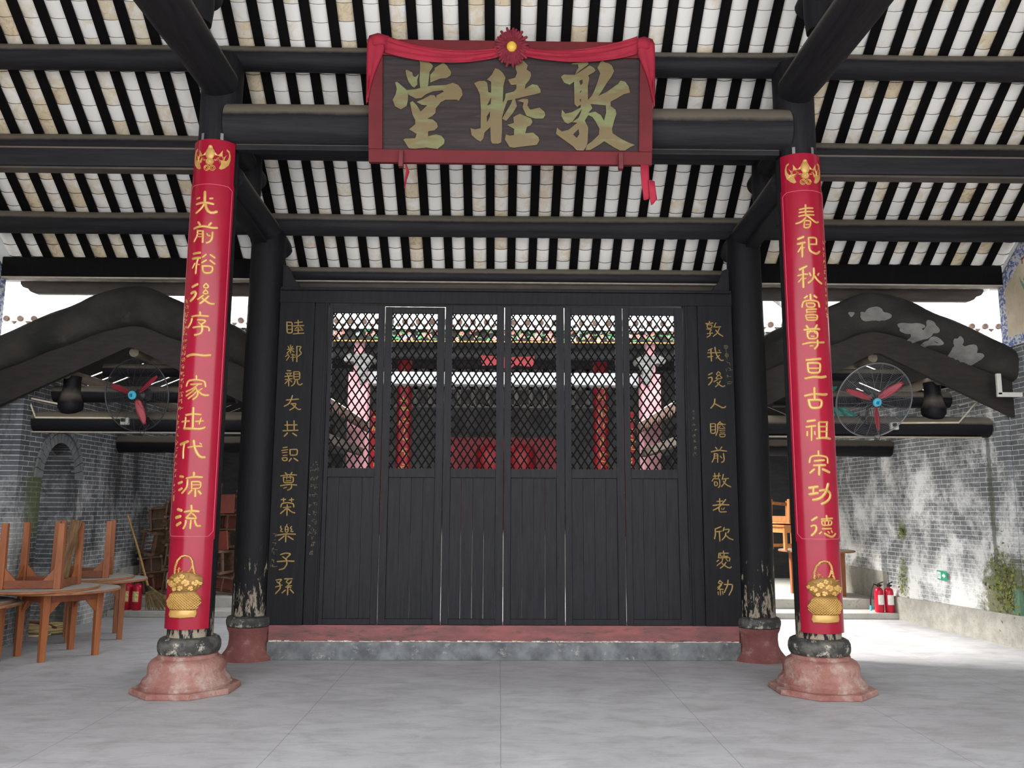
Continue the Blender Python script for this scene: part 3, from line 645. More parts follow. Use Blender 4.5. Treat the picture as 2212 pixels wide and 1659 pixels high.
RIGHT = """5.2:-73,4499 -16,4510 56,4513|5.2:-77,4469 -18,4476 59,4479|5.2:-82,4431 -19,4442 65,4446|5.9:-15,4541 -19,4446 -13,4431|5.9:-5,4434 46,4395 97,4363 113,4381|5.9:-21,4412 -64,4369 -110,4363|5.2:-29,4386 -43,4311 15,4314 33,4383 -29,4386|3.7:-20,4344 16,4348
7.4:-99,4207 -50,4225|7.4:-104,4159 -39,4168|6.7:-63,4154 -69,4028|5.2:-75,4125 -104,4080|4.5:-58,4116 -45,4116|5.9:-1,4216 87,4218 79,4154|5.9:-1,4216 -1,4145|5.2:-1,4148 74,4153|6.7:-1,4145 3,4081 77,4051 110,4083
7.4:-98,3904 -35,3933|5.9:-115,3846 -66,3856 -29,3854|6.7:-68,3901 -72,3727|5.2:-81,3820 -114,3783|4.5:-65,3812 -44,3814|5.9:-7,3865 3,3839|5.9:88,3864 78,3848|6.7:36,3911 37,3848 23,3803 -22,3769|6.7:44,3834 71,3791 117,3771
6.7:-9,3655 -8,3603|6.7:-65,3623 -41,3640|6.7:27,3644 50,3627|5.9:-93,3534 -84,3592 -8,3599 73,3588 76,3537|5.2:-51,3571 35,3571 29,3531 -52,3531 -51,3571|5.2:-53,3509 40,3513|4.5:-48,3483 35,3487|5.2:-53,3509 -51,3476|5.2:-63,3455 53,3459 46,3407 -58,3403 -63,3455|4.5:-54,3429 43,3430
6.7:-60,3352 -48,3330|6.7:39,3356 23,3330|6.7:-82,3314 -14,3322 62,3321|5.9:-56,3298 44,3298 40,3229 -53,3225 -56,3298|3.7:-25,3311 -30,3282 -47,3275|3.7:7,3308 9,3282 31,3276|4.5:-24,3250 4,3250|5.9:-102,3177 -27,3192 46,3189 108,3197|6.7:39,3211 44,3160 5,3130|5.2:-35,3156 -11,3159
7.4:-75,3024 58,3035|6.7:-66,2995 -64,2901 46,2901 59,2995 -66,2995|5.2:-62,2944 52,2945|7.4:-93,2849 -14,2865 60,2856 110,2870
7.4:-14,2758 -16,2652|7.4:-105,2686 -13,2705 69,2693 111,2702|7.4:-73,2646 -63,2568 42,2571 58,2646 -73,2646
7.4:-92,2445 -25,2454|6.7:-104,2393 -24,2402|5.9:-58,2392 -64,2266|5.9:-99,2350 -101,2312|5.2:-33,2349 -30,2321|6.7:12,2433 9,2286|5.2:13,2437 103,2440|6.7:98,2440 84,2295|4.5:14,2395 90,2397|4.5:12,2349 87,2351|6.7:-16,2283 46,2294 127,2286
5.9:-6,2168 -6,2133|5.9:-92,2064 -83,2119 -6,2129 85,2113 82,2061|6.7:-46,2077 42,2085|6.7:-54,2036 52,2040|6.7:-4,2036 -10,1949|7.4:-53,2001 -90,1967|7.4:27,2001 94,1975
8.2:-103,1831 -30,1841|6.7:-68,1831 -71,1776|8.2:-105,1772 -33,1783|7.4:-12,1803 35,1817 100,1790 97,1742 36,1694 0,1684|8.2:74,1866 49,1790 -12,1728 -75,1721
6.7:-93,1536 -50,1564|6.7:-102,1482 -62,1503 -50,1476 -66,1428 -103,1400|5.9:41,1578 44,1554|5.2:-10,1547 103,1554|4.5:43,1551 42,1530|4.5:-8,1530 97,1534 89,1493 -7,1490 -8,1530|3.7:23,1524 22,1496|3.7:57,1524 56,1496|5.2:-5,1459 83,1462|5.2:-34,1415 -16,1432|5.9:14,1419 43,1398 100,1381 134,1414|4.5:48,1435 59,1422|4.5:86,1442 94,1428"""
PL = """4.8:-2515,3721 -2505,3593 -2448,3597 -2454,3722 -2515,3721|3.7:-2509,3681 -2452,3683|3.7:-2507,3637 -2450,3639|4.4:-2387,3744 -2384,3682|4.4:-2425,3715 -2339,3725|4.4:-2434,3678 -2320,3684|4.0:-2415,3645 -2394,3664|4.0:-2362,3664 -2336,3646|4.4:-2383,3660 -2380,3594|4.0:-2421,3627 -2325,3631|4.4:-2434,3586 -2316,3595
4.0:-2488,3440 -2476,3418|4.0:-2438,3440 -2448,3419|4.0:-2493,3404 -2423,3412|4.0:-2460,3455 -2456,3360|4.0:-2465,3397 -2499,3360|4.0:-2450,3397 -2417,3375|3.7:-2481,3353 -2511,3320|3.7:-2483,3338 -2465,3331 -2499,3280|3.7:-2445,3346 -2402,3339|3.7:-2450,3310 -2397,3317|4.0:-2431,3353 -2427,3270|4.4:-2388,3441 -2381,3263|4.4:-2388,3441 -2335,3441 -2361,3397 -2328,3361 -2376,3321
4.4:-2486,3161 -2447,3158|4.0:-2499,3129 -2435,3133|3.7:-2485,3125 -2473,3104|3.7:-2446,3125 -2455,3104|4.4:-2508,3093 -2423,3100|4.0:-2503,3057 -2426,3068|4.4:-2466,3097 -2461,2985|4.0:-2471,3050 -2504,3010|4.0:-2457,3053 -2428,3032|4.4:-2411,3147 -2404,3057 -2340,3061 -2344,3148 -2411,3147|3.7:-2408,3119 -2343,3123|3.7:-2407,3090 -2342,3094|4.4:-2390,3054 -2398,3007 -2429,2985|4.8:-2368,3054 -2363,3007 -2334,2990 -2310,3011
4.8:-2479,2824 -2345,2836|4.8:-2414,2875 -2426,2832 -2448,2782 -2500,2753|4.4:-2427,2782 -2364,2786 -2390,2739 -2438,2710|4.8:-2417,2778 -2376,2743 -2333,2711 -2316,2722
4.4:-2461,2583 -2453,2484|4.4:-2384,2590 -2379,2484|4.8:-2484,2540 -2350,2544|4.8:-2502,2476 -2337,2483|5.1:-2452,2452 -2485,2416|5.1:-2392,2449 -2349,2421
4.0:-2493,2286 -2448,2293|4.4:-2506,2255 -2440,2265|4.0:-2498,2230 -2446,2236|4.0:-2489,2199 -2444,2204|4.4:-2499,2171 -2490,2139 -2442,2143 -2443,2178 -2499,2171|4.8:-2415,2266 -2413,2202 -2333,2206 -2332,2270 -2415,2266|5.1:-2397,2168 -2420,2136|5.1:-2366,2168 -2323,2140
4.8:-2456,2007 -2438,1990|4.8:-2383,2011 -2396,1990|4.4:-2504,1972 -2421,1986 -2330,1983|4.4:-2475,1958 -2469,1896 -2365,1900 -2364,1962 -2475,1958|3.3:-2434,1979 -2439,1937|3.3:-2403,1979 -2394,1938|3.7:-2445,1917 -2390,1920|4.8:-2502,1864 -2409,1879 -2325,1872|4.8:-2381,1882 -2379,1834 -2420,1816|4.4:-2466,1837 -2435,1847
4.4:-2488,1710 -2440,1714|4.4:-2465,1727 -2460,1689|4.4:-2398,1707 -2350,1711|4.4:-2375,1728 -2373,1690|4.8:-2488,1631 -2483,1669 -2418,1679 -2351,1669 -2346,1631|4.4:-2460,1624 -2377,1631|4.4:-2420,1655 -2418,1538|4.8:-2432,1610 -2488,1559|4.8:-2408,1611 -2368,1573 -2333,1566
4.0:-2479,1422 -2488,1394 -2460,1395 -2487,1364 -2455,1360|4.0:-2361,1419 -2381,1395 -2350,1392 -2376,1361 -2342,1364|4.0:-2430,1415 -2428,1354 -2397,1354 -2399,1415 -2430,1415|3.3:-2429,1384 -2398,1385|4.0:-2414,1439 -2416,1415|4.8:-2509,1323 -2420,1337 -2316,1334|4.8:-2420,1333 -2420,1252|4.8:-2439,1313 -2493,1268|4.8:-2398,1313 -2338,1276
4.8:-2468,1113 -2418,1130 -2355,1123 -2408,1069|4.4:-2443,1089 -2404,1062|4.8:-2499,1038 -2407,1045 -2318,1042|4.8:-2404,1062 -2392,1015 -2424,961 -2475,951
4.4:-2504,840 -2439,850 -2478,806|4.0:-2496,823 -2464,800|4.0:-2507,766 -2437,786|4.8:-2465,806 -2452,753 -2504,696|4.4:-2412,853 -2330,854|4.0:-2371,847 -2400,820 -2362,800 -2336,834|4.0:-2339,817 -2388,773 -2334,780|4.0:-2398,766 -2340,760|4.8:-2374,760 -2374,683|4.8:-2400,733 -2433,703|4.8:-2346,740 -2310,703"""
PR = """4.4:2337,3770 2340,3751|4.4:2297,3744 2377,3752|4.0:2311,3733 2313,3688 2364,3692 2369,3729 2311,3733|4.0:2306,3681 2367,3674 2341,3652|4.0:2308,3626 2373,3634|4.4:2341,3652 2347,3608 2306,3585|4.4:2413,3752 2390,3704|4.4:2404,3704 2466,3708|4.4:2451,3689 2424,3630 2379,3597|4.8:2410,3667 2445,3623 2488,3598
4.4:2360,3453 2316,3431|4.4:2308,3402 2460,3406|4.8:2346,3446 2349,3307|4.4:2307,3354 2365,3362|4.8:2393,3468 2402,3402 2429,3344 2464,3308 2486,3319|4.4:2441,3373 2404,3340|3.7:2439,3436 2446,3425
4.8:2311,3147 2352,3169|4.8:2307,3110 2350,3125 2349,3074 2308,3031|4.0:2424,3184 2394,3151 2437,3140 2452,3162 2424,3184|4.0:2423,3140 2386,3104 2443,3104 2472,3111 2444,3133|4.4:2414,3093 2370,3067|4.4:2442,3075 2420,3039 2386,3009|4.8:2406,3060 2441,3024 2476,3006 2491,3021
5.1:2375,2869 2366,2807 2325,2764|5.1:2380,2811 2426,2786 2468,2761 2494,2783
4.4:2316,2585 2316,2475 2370,2479 2373,2589 2316,2585|3.3:2319,2553 2372,2557|3.3:2318,2514 2371,2518|4.0:2428,2611 2398,2582|4.0:2413,2604 2455,2583|4.0:2391,2579 2484,2579|4.4:2398,2575 2396,2504 2373,2454|3.3:2426,2561 2411,2540|3.3:2447,2565 2475,2543|3.3:2414,2532 2479,2534|3.3:2417,2511 2478,2514|3.3:2420,2490 2474,2491|4.0:2416,2468 2418,2436 2476,2440 2480,2472 2416,2468
4.4:2365,2319 2382,2298|4.4:2436,2323 2417,2295|4.8:2317,2269 2403,2287 2488,2277|4.4:2349,2248 2347,2199 2321,2153|4.4:2348,2247 2388,2248 2384,2150|3.3:2348,2220 2383,2224|3.3:2347,2195 2382,2199|4.0:2415,2220 2432,2199|4.8:2452,2249 2460,2192 2456,2157 2427,2150
4.4:2330,1995 2408,2002|4.4:2345,2027 2351,1981|4.4:2395,2030 2386,1981|4.0:2333,1970 2314,1939|4.0:2333,1967 2400,1967 2401,1883 2383,1869|4.0:2339,1932 2341,1887 2373,1890 2374,1932 2339,1932|4.4:2444,2017 2428,1960|4.4:2439,1964 2499,1971|4.4:2470,1957 2448,1912 2418,1880|4.8:2441,1939 2475,1898 2521,1877
4.4:2360,1715 2427,1719|4.4:2393,1746 2394,1673|4.8:2317,1670 2398,1680 2493,1677|4.8:2460,1736 2427,1694 2376,1646 2319,1618|4.4:2383,1646 2385,1597 2462,1601|3.7:2411,1639 2417,1625|3.7:2443,1646 2433,1625
4.8:2397,1435 2333,1411|4.8:2333,1411 2335,1349 2323,1304|4.4:2339,1380 2403,1387|4.8:2378,1380 2382,1280|4.4:2435,1428 2420,1390|4.4:2431,1404 2494,1411 2472,1370|4.8:2451,1370 2443,1329 2406,1291|4.8:2450,1342 2484,1308 2526,1295
4.4:2367,1147 2472,1147|4.4:2417,1171 2416,1144|4.4:2367,1147 2362,1096|4.0:2381,1137 2380,1113 2464,1113|4.0:2423,1144 2422,1113|4.4:2358,1096 2491,1100 2479,1062|4.4:2340,1058 2361,1072|4.0:2407,1086 2399,1062|4.0:2442,1086 2462,1062|4.4:2399,1055 2342,1014|4.4:2440,1048 2418,1014 2376,984|4.8:2398,1035 2439,1004 2480,981 2498,998
4.4:2368,852 2343,821 2395,818 2341,777|4.4:2371,848 2398,825|4.0:2341,760 2400,757|4.0:2380,798 2344,757|4.4:2368,754 2370,696|4.0:2343,730 2346,700|4.0:2392,737 2398,703|4.8:2415,808 2509,811 2497,751 2464,697|4.8:2458,855 2453,804 2412,723"""
PLAQUE = ["""-865,970 -835,990 -799,978 -739,929 -732,913 -765,859 -771,800 -781,714 -857,707 -864,779 -861,845 -858,931
-998,870 -984,880 -931,854 -921,818 -904,812 -868,842 -868,832 -884,785 -881,739 -911,709 -937,722 -967,765 -988,817
-719,900 -633,953 -599,921 -559,862 -565,829 -605,802 -665,798 -738,767 -761,757 -762,833 -719,880
-987,685 -897,696 -851,710 -745,731 -612,739 -545,762 -492,741 -458,698 -448,646 -471,612 -488,586 -504,599 -611,597 -664,570 -690,537 -704,636 -631,676 -645,686 -731,675 -797,648 -844,611 -897,604 -964,639
-1097,760 -1074,763 -1004,705 -970,672 -970,593 -983,533 -1039,500 -1096,529 -1120,591 -1090,644 -1080,697
-893,574 -824,605 -757,642 -717,639 -697,609 -631,637 -664,564 -704,517 -707,471 -743,437 -783,417 -730,408 -693,378 -683,339 -716,305 -776,295 -776,252 -702,269 -649,256 -619,220 -622,180 -688,127 -795,139 -895,128 -961,130 -1018,216 -995,226 -902,230 -889,270 -962,312 -903,363 -903,402 -930,455 -953,567 -927,584 -890,548 -850,485 -790,542 -837,545""",
"""-342,759 -299,779 -239,782 -216,767 -202,675 -178,672 -179,774 -219,794 -173,840 -140,904 -106,894 -66,862 -39,816 -59,736 -64,577 -44,617 -24,604 -50,511 -70,438 -69,313 -75,200 -102,186 -162,186 -178,212 -183,344 -236,291 -249,231 -275,204 -315,224 -362,266 -373,332 -329,320 -276,333 -274,509 -285,654 -312,713;-214,549 -178,622 -181,563;-217,443 -187,490 -187,444 -213,390
52,949 78,969 125,983 175,934 162,894 199,871 206,839 193,799 153,752 147,712 217,756 267,747 297,707 298,674 221,654 141,636 81,619 54,615 72,546 29,473 -31,402 -71,425 8,558 28,605 -19,598 -45,525 -58,511 -39,664 40,685 64,711 63,751 13,744 -17,796 53,817 69,863 55,903
74,596 121,616 178,613 181,587 172,554 199,514 289,535 336,496 346,463 323,430 243,429 162,454 125,533 135,580
-24,366 43,387 36,440 69,460 102,474 162,448 209,428 223,396 203,362 170,349 154,289 230,296 278,257 291,224 265,177 145,163 44,148 4,154 -43,227 -33,277 4,264 44,271 46,327""",
"""589,949 606,962 739,976 756,964 746,944 680,897 627,850 640,890 659,917 652,950
490,829 520,852 573,850 627,850 766,941 806,919 823,893 807,876 754,845 764,819 751,746 753,614 789,654 815,707 848,800 867,867 840,919 869,979 893,989 913,970 946,964 980,941 1001,888 975,835 935,781 895,715 856,655 929,689 1042,770 1062,800 1109,790 1143,744 1157,685 1097,671 1030,630 970,597 971,557 1018,524 1028,485 1006,418 987,338 994,298 1075,246 1142,214 1210,188 1176,174 1143,154 1116,134 1069,133 1002,166 914,221 861,184 781,136 734,133 747,183 800,223 860,283 866,337 832,403 798,449 757,468 724,415 759,349 753,209 740,163 714,129 647,132 613,168 512,240 448,285 457,345 505,309 571,327 651,394 597,400 564,383 531,399 497,458 503,521 536,479 597,493 683,540 683,567 650,543 623,572 617,784 574,754 520,776;667,791 697,805 701,772 681,752;672,679 688,706 688,686;672,613 686,623 683,593;612,281 665,334 672,288 649,251;776,574 924,563 928,490 909,417 878,469 824,502 757,488 797,535;601,397 693,524 684,487 661,440"""]

for s, txt in ((-1, LEFT), (1, RIGHT)):
    x = s*CX; zt = 5.15 if s < 0 else 5.075; zb = .552 if s < 0 else .53
    who = 'by the round tables' if s < 0 else 'by the exit sign'
    t = thing('couplet_board', 'curved red couplet board with gold characters on the front column %s' % who, 'couplet board', (x, 0, 0))
    A = 1.09
    curved_plate(zb, 1.345, RB-.014, RB-.002, A).build('foot_panel', 'red', t, 50); curved_plate(4.71, zt, RB-.014, RB-.002, A).build('head_panel', 'red', t, 50)
    curved_plate(1.34, 4.715, RB-.012, RB+.004, A+.03).build('main_panel', 'red', t, 50)
    fn = onboard(RB+.0045); b = MB(); ua = (A-.05)*RB*1000; cc = 45
    for pl in ([(-ua, 4560+cc), (-ua, 1368+cc), (-ua+cc, 1368), (ua-cc, 1368), (ua, 1368+cc), (ua, 4560+cc)], [(-ua, 4600), (-ua, 4660), (-ua+cc, 4690), (ua-cc, 4690), (ua, 4660), (ua, 4600)]):
        b.stroke(pl, 3, fn, 2)
    b.build('border_line', 'redline', t, 50)
    ch = onboard(RB+.004)
    for g in parse(txt):
        b = MB()
        for i, (w, pts) in enumerate(g): b.stroke(pts, w*1.75, ch, 6+i*.12)
        b.build('character', 'gold', t, 60)
    fb = onboard(RB-.002)
    b = MB(); bat(b, fb, 4940 if s < 0 else 4862); b.build('bat_emblem', 'gold', t, 45)
    e = bpy.data.objects.new('flower_basket_emblem', None); COL.objects.link(e); e.parent = t
    basket(fb, 700 if s < 0 else 672, e)
    b = MB()
    if s < 0:
        tiny_marks(b, ch, -196, 3560, 1760, 62, 34, 2.4); tiny_marks(b, ch, -160, 3560, 2500, 62, 34, 2.4)
        b.stroke([(-185, 1730), (-185, 1690)], 12, ch, 2)
    else:
        tiny_marks(b, ch, 185, 4190, 3420, 58, 32, 2.2)
    b.build('lettering', 'gold', t, 60)
    b = MB()
    for u in (-95, 95): b.box(onboard(RB-.012)(u, zt*1000+25, 0), (.028, .006, .09), (0, 0, u/1000/RB))
    b.build('hanging_strap', 'steel', t)

# ------------------------------------------------------------------ name plaque over the middle bay
PT = Vector((0, -.2, 1.145)).normalized(); PN = Vector((0, -PT.z, PT.y))
def onplaque(u, v, h): return Vector((u/1000, -.3, 4.905))+PT*(v/1000)+PN*(h/1000)
pl = thing('name_plaque', 'big weathered wooden name plaque with three gold characters in a red frame under the roof', 'plaque')
W0, W1, H = -1345, 1374, 1160
MB().prism([(-1235, 100), (1262, 100), (1262, 1030), (-1235, 1030)], onplaque, -60, -28).build('board', 'plaqueboard', pl)
b = MB()
for q in ([(W0, -6), (W1, -6), (W1, 121), (W0, 121)], [(W0, 1010), (W1, 1010), (W1, H), (W0, H)], [(W0, 121), (-1212, 121), (-1212, 1010), (W0, 1010)], [(1246, 121), (W1, 121), (W1, 1010), (1246, 1010)]):
    b.prism(q, onplaque, -75, 0)
b.build('frame', 'plaquered', pl, bevel=.006)
for g in PLAQUE:
    b = MB()
    for i, ln in enumerate(g.strip().split('\n')):
        loops = [[tuple(map(float, q.split(','))) for q in l.split()] for l in ln.split(';')]
        b.prism(loops if len(loops) > 1 else loops[0], onplaque, -30, -14+i*.5)
    b.build('character', 'plaquegold', pl, bevel=.004)
for u in (-1031, 1068):
    MB().box(onplaque(u, 20, 18), (.045, .06, .16)).build('support_peg', 'darkred', pl, bevel=.006)
# red cloth festoon tied over the plaque
cl = thing('festoon_cloth', 'red cloth swag with knotted corners draped along the top of the plaque', 'cloth')
def swag(name, u0, u1, v0, v1, drop, w0, w1):
    b = MB(); n = 26; m = 10; vs = []
    for i in range(n+1):
        t = i/n; u = u0+(u1-u0)*t; v = v0+(v1-v0)*t-drop*4*t*(1-t); w = w0+(w1-w0)*t
        for k in range(m+1):
            q = k/m-.5; vs.append(onplaque(u, v+q*w, 14+16*math.cos(q*PI)+7*math.sin(k*2.4+t*3)))
    b.add(vs, [(i*(m+1)+k, (i+1)*(m+1)+k, (i+1)*(m+1)+k+1, i*(m+1)+k+1) for i in range(n) for k in range(m)])
    o = b.build(name, 'cloth', cl, 60); sm = o.modifiers.new('thick', 'SOLIDIFY'); sm.thickness = .006; return o
swag('swag', -1190, -90, 1110, 1045, 75, 170, 80); swag('swag', 120, 1215, 1055, 1125, 70, 80, 170)
for sg, xc in ((-1, -1352), (1, 1378)):
    b = MB(); n = 14; vs = []
    k = -sg
    outline = [((0, 1150), (185, 1190)), ((-4, 1100), (180, 1120)), ((-6, 1020), (150, 1030)), ((-8, 920), (112, 950)), ((-8, 820), (82, 880)), ((-8, 720), (50, 800)), ((-8, 620), (22, 700)), ((-6, 540), (2, 600))]
    m = 6
    for a, c in outline:
        for j in range(m+1):
            t = j/m; vs.append(onplaque(xc+k*(a[0]+(c[0]-a[0])*t), a[1]+(c[1]-a[1])*t, 12+9*math.sin(j*1.9)))
    b.add(vs, [(i*(m+1)+j, (i+1)*(m+1)+j, (i+1)*(m+1)+j+1, i*(m+1)+j+1) for i in range(len(outline)-1) for j in range(m)])
    # the cap folded over the corner
    for j in range(m): pass
    cap = [onplaque(xc-k*6, 1130, 10), onplaque(xc+k*10, 1195, -10), onplaque(xc+k*95, 1215, 6), onplaque(xc+k*200, 1180, 22), onplaque(xc+k*190, 1100, 26), onplaque(xc+k*60, 1090, 26)]
    b.add(cap+[onplaque(xc+k*90, 1150, 40)], [(i, (i+1) % 6, 6) for i in range(6)])
    o = b.build('corner_fold', 'cloth', cl, 60); sm = o.modifiers.new('thick', 'SOLIDIFY'); sm.thickness = .008
b = MB()
def strip(pts, w, h=8):
    vs = []; m = 4
    for i, (u, v) in enumerate(pts):
        for j in range(m+1): vs.append(onplaque(u+(j/m-.5)*w[i], v+8*math.sin(j+i), h+6*math.sin(j*2+i)))
    b.add(vs, [(i*(m+1)+j, (i+1)*(m+1)+j, (i+1)*(m+1)+j+1, i*(m+1)+j+1) for i in range(len(pts)-1) for j in range(m)])
strip([(1300, -8), (1302, -90), (1308, -180), (1322, -270), (1330, -335)], [78, 82, 76, 74, 70]); strip([(1365, -160), (1375, -250), (1385, -330), (1372, -385)], [60, 66, 70, 20], 22)
o = b.build('hanging_tail', 'cloth', cl, 60); o.modifiers.new('thick', 'SOLIDIFY').thickness = .005
b = MB(); strip([(-985, -30), (-968, -90), (-985, -170), (-996, -250)], [14, 34, 16, 8]); o = b.build('hanging_tail', 'cloth', cl, 60); o.modifiers.new('thick', 'SOLIDIFY').thickness = .005
ro = thing('cloth_rosette', 'pleated dark red rosette with yellow centre in the middle of the cloth swag', 'rosette')
b = MB(); cu, cv = 16, 1090
for ring, (r, nn, hh) in enumerate(((156, 34, 22), (118, 28, 38), (86, 22, 50))):
    for i in range(nn):
        a = 2*PI*i/nn+ring*.1; rr = r*(1+.10*math.sin(i*2.7)); ca, sa = math.cos(a), math.sin(a)
        p0 = onplaque(cu+30*ca, cv+30*sa, 30); p1 = onplaque(cu+rr*.7*ca, cv+rr*.78*sa, hh+12); p2 = onplaque(cu+rr*ca, cv+rr*1.12*sa, hh-6)
        b.tube([p0, p1, p2], [.008, .017, .012], 6)
b.build('pleats', 'cloth2', ro, 50)
b = MB(); b.dome([(cu+52*math.cos(2*PI*i/32), cv-12+58*math.sin(2*PI*i/32)) for i in range(32)], onplaque, [(1, 40), (.95, 62), (.8, 80), (.5, 94), (.2, 99)]); b.build('centre_boss', 'knob', ro, 60)

# ------------------------------------------------------------------ door wall
sl = thing('threshold', 'long stone threshold with flaking red paint under the black doors', 'threshold')
MB().box((0, 1.62, .095), (5.14, .36, .19)).build('lower_course', 'sillgrey', sl, bevel=.01)
MB().box((0, 1.64, .275), (5.14, .32, .175)).build('upper_course', 'sillred', sl, bevel=.008)
b = MB(); r4 = random.Random(5); n = 120
for i in range(n):
    x = -2.55+5.1*i/n; b.box((x+.02, 1.466, .19+r4.uniform(-.004, .004)), (.05, .018, r4.uniform(.008, .026)))
b.build('whitewash_line', 'sillwhite', sl)
DY = 1.49
ln = thing('door_lintel', 'long black lintel beam across the top of the door wall', 'lintel')
rail('beam', -2.66, 2.66, 3.955, 4.125, DY, DY+.16, 'dkpanel', ln, .006)
rail('ledge', -2.60, 2.60, 4.10, 4.135, DY-.03, DY+.18, 'dkpanel', ln, .004)
tag(rail('transom_board', -2.75, 2.75, 4.10, 4.385, 2.16, 2.19, 'eave'), 'dark board under the lowest purlin, above the door lintel', 'board')
fm = flatfn(DY-.02)
for s, txt in ((-1, PL), (1, PR)):
    who = 'at the round-table end of the door wall' if s < 0 else 'at the exit-sign end of the door wall'
    t = thing('inscribed_couplet', 'narrow black panel with gold characters %s' % who, 'panel')
    xa, xb = (-2.60, -2.205) if s < 0 else (2.205, 2.60)
    rail('board', xa, xb, .362, 3.955, DY-.018, DY+.05, 'dkpanel', t, .004)
    for g in parse(txt):
        b = MB()
        for i, (w, pts) in enumerate(g): b.stroke(pts, w*1.6, fm, 4+i*.1)
        b.build('character', 'golddk', t, 60)
    b = MB()
    if s < 0: tiny_marks(b, fm, -2545, 1330, 970, 80, 46, 2.6)
    else:
        for j, st in enumerate(([[(-20, 25), (20, 25), (20, -10), (-20, -10), (-20, 25)], [(-20, 8), (20, 8)], [(0, 25), (0, -45)]], [[(-18, 22), (18, 22), (18, -12), (-18, -12), (-18, 22)], [(-18, 5), (18, 5)], [(0, 40), (0, -40)]])):
            for p in st: b.stroke([(2520+u+j*6, 3465-j*95+v) for u, v in p], 3, fm, 3)
        tiny_marks(b, fm, 2535, 3290, 2990, 72, 44, 2.4)
    b.build('lettering', 'goldfaint', t, 60)
    t2 = thing('door_post', 'plain black upright board between gold-lettered panel and doors, %s' % ('round-table end' if s < 0 else 'exit-sign end'), 'post')
    xa, xb = (-2.20, -2.045) if s < 0 else (2.04, 2.20)
    rail('board', xa, xb, .362, 3.955, DY, DY+.08, 'dkpanel', t2, .004)
    rail('edge_strip', (-2.085 if s < 0 else 2.06), (-2.06 if s < 0 else 2.085), .362, 3.955, DY-.012, DY, 'dkpanel', t2, .002)
    b = MB(); fd = flatfn(DY-.001)
    if s < 0:
        for u in (-2172, -2135, -2100): tiny_marks(b, fd, u, 2050, 1280, 92, 32, 1.9, 1.2)
        tiny_marks(b, fd, -2135, 2120, 2080, 90, 40, 2, 1.2); tiny_marks(b, fd, -2130, 1230, 1080, 95, 44, 2.6)
    else: tiny_marks(b, fd, 2130, 2720, 2180, 62, 34, 2.0, 1.2)
    b.build('lettering', 'goldfaint', t2, 60)
EDGE = [-2.042, -1.398, -.707, -.024, .664, 1.337, 2.036]
OPEN = [(-1.993, -1.474), (-1.312, -.795), (-.622, -.114), (.056, .570), (.741, 1.250), (1.411, 1.935)]
Z0, Z1, LZ0, LZ1 = .368, 3.93, 2.065, 3.843
NTH = ['first', 'second', 'third', 'fourth', 'fifth', 'sixth']
for i in range(6):
    xa, xb = EDGE[i]+.004, EDGE[i+1]-.004; oa, ob = OPEN[i]; ztop = Z1-(.014 if i == 1 else 0)+(.008 if i in (2, 3) else 0)
    d = thing('door_%d' % (i+1), 'black folding door leaf with diamond lattice, %s counted from the round-table end' % NTH[i], 'door'); d['kind'] = 'structure'
    b = MB()
    for x0, x1, z0, z1 in ((xa, oa, Z0, ztop), (ob, xb, Z0, ztop), (oa, ob, LZ1, ztop), (oa, ob, LZ0-.10, LZ0), (oa, ob, Z0, Z0+.06)):
        b.box(((x0+x1)/2, DY+.025, (z0+z1)/2), (x1-x0, .05, z1-z0))
    b.build('frame', 'door', d, bevel=.003)
    b = MB(); wv = 4
    for k in range(wv):
        u0 = oa+(ob-oa)*k/wv; u1 = oa+(ob-oa)*(k+1)/wv; gap = .0035 if (i, k) in ((1, 1), (2, 0), (2, 2), (3, 3)) else .0008
        b.box(((u0+u1)/2, DY+.03, (Z0+.06+LZ0-.10)/2), (u1-u0-gap, .022, LZ0-.16-Z0))
    b.build('lower_panel', 'door', d, bevel=.0025)
    b = MB(); n = 6; px = (ob-oa)/n; pz = (LZ1-LZ0)/13.5
    def clip(p, q):
        (x0, z0), (x1, z1) = p, q; t0, t1 = 0.0, 1.0
        for a, lo, hi in ((0, oa, ob), (1, LZ0, LZ1)):
            s0 = p[a]; dd = q[a]-p[a]
            ta, tb = (lo-s0)/dd, (hi-s0)/dd
            if ta > tb: ta, tb = tb, ta
            t0, t1 = max(t0, ta), min(t1, tb)
        if t1-t0 < 1e-4: return None
        return (x0+(x1-x0)*t0, z0+(z1-z0)*t0), (x0+(x1-x0)*t1, z0+(z1-z0)*t1)
    for k in range(-16, 24):
        for sg, yy in ((1, DY+.018), (-1, DY+.030)):
            xs = oa+px*k; hgt = LZ1-LZ0; dx = sg*hgt/pz*px
            c = clip((xs, LZ0), (xs+dx, LZ1)) if sg > 0 else clip((xs+px*.0+13.5*px*0, LZ1), (xs+hgt/pz*px, LZ0))
            if c: b.bar((c[0][0], yy, c[0][1]), (c[1][0], yy, c[1][1]), .0155, .0125, (0, -1, 0))
    b.build('lattice', 'rafter', d)

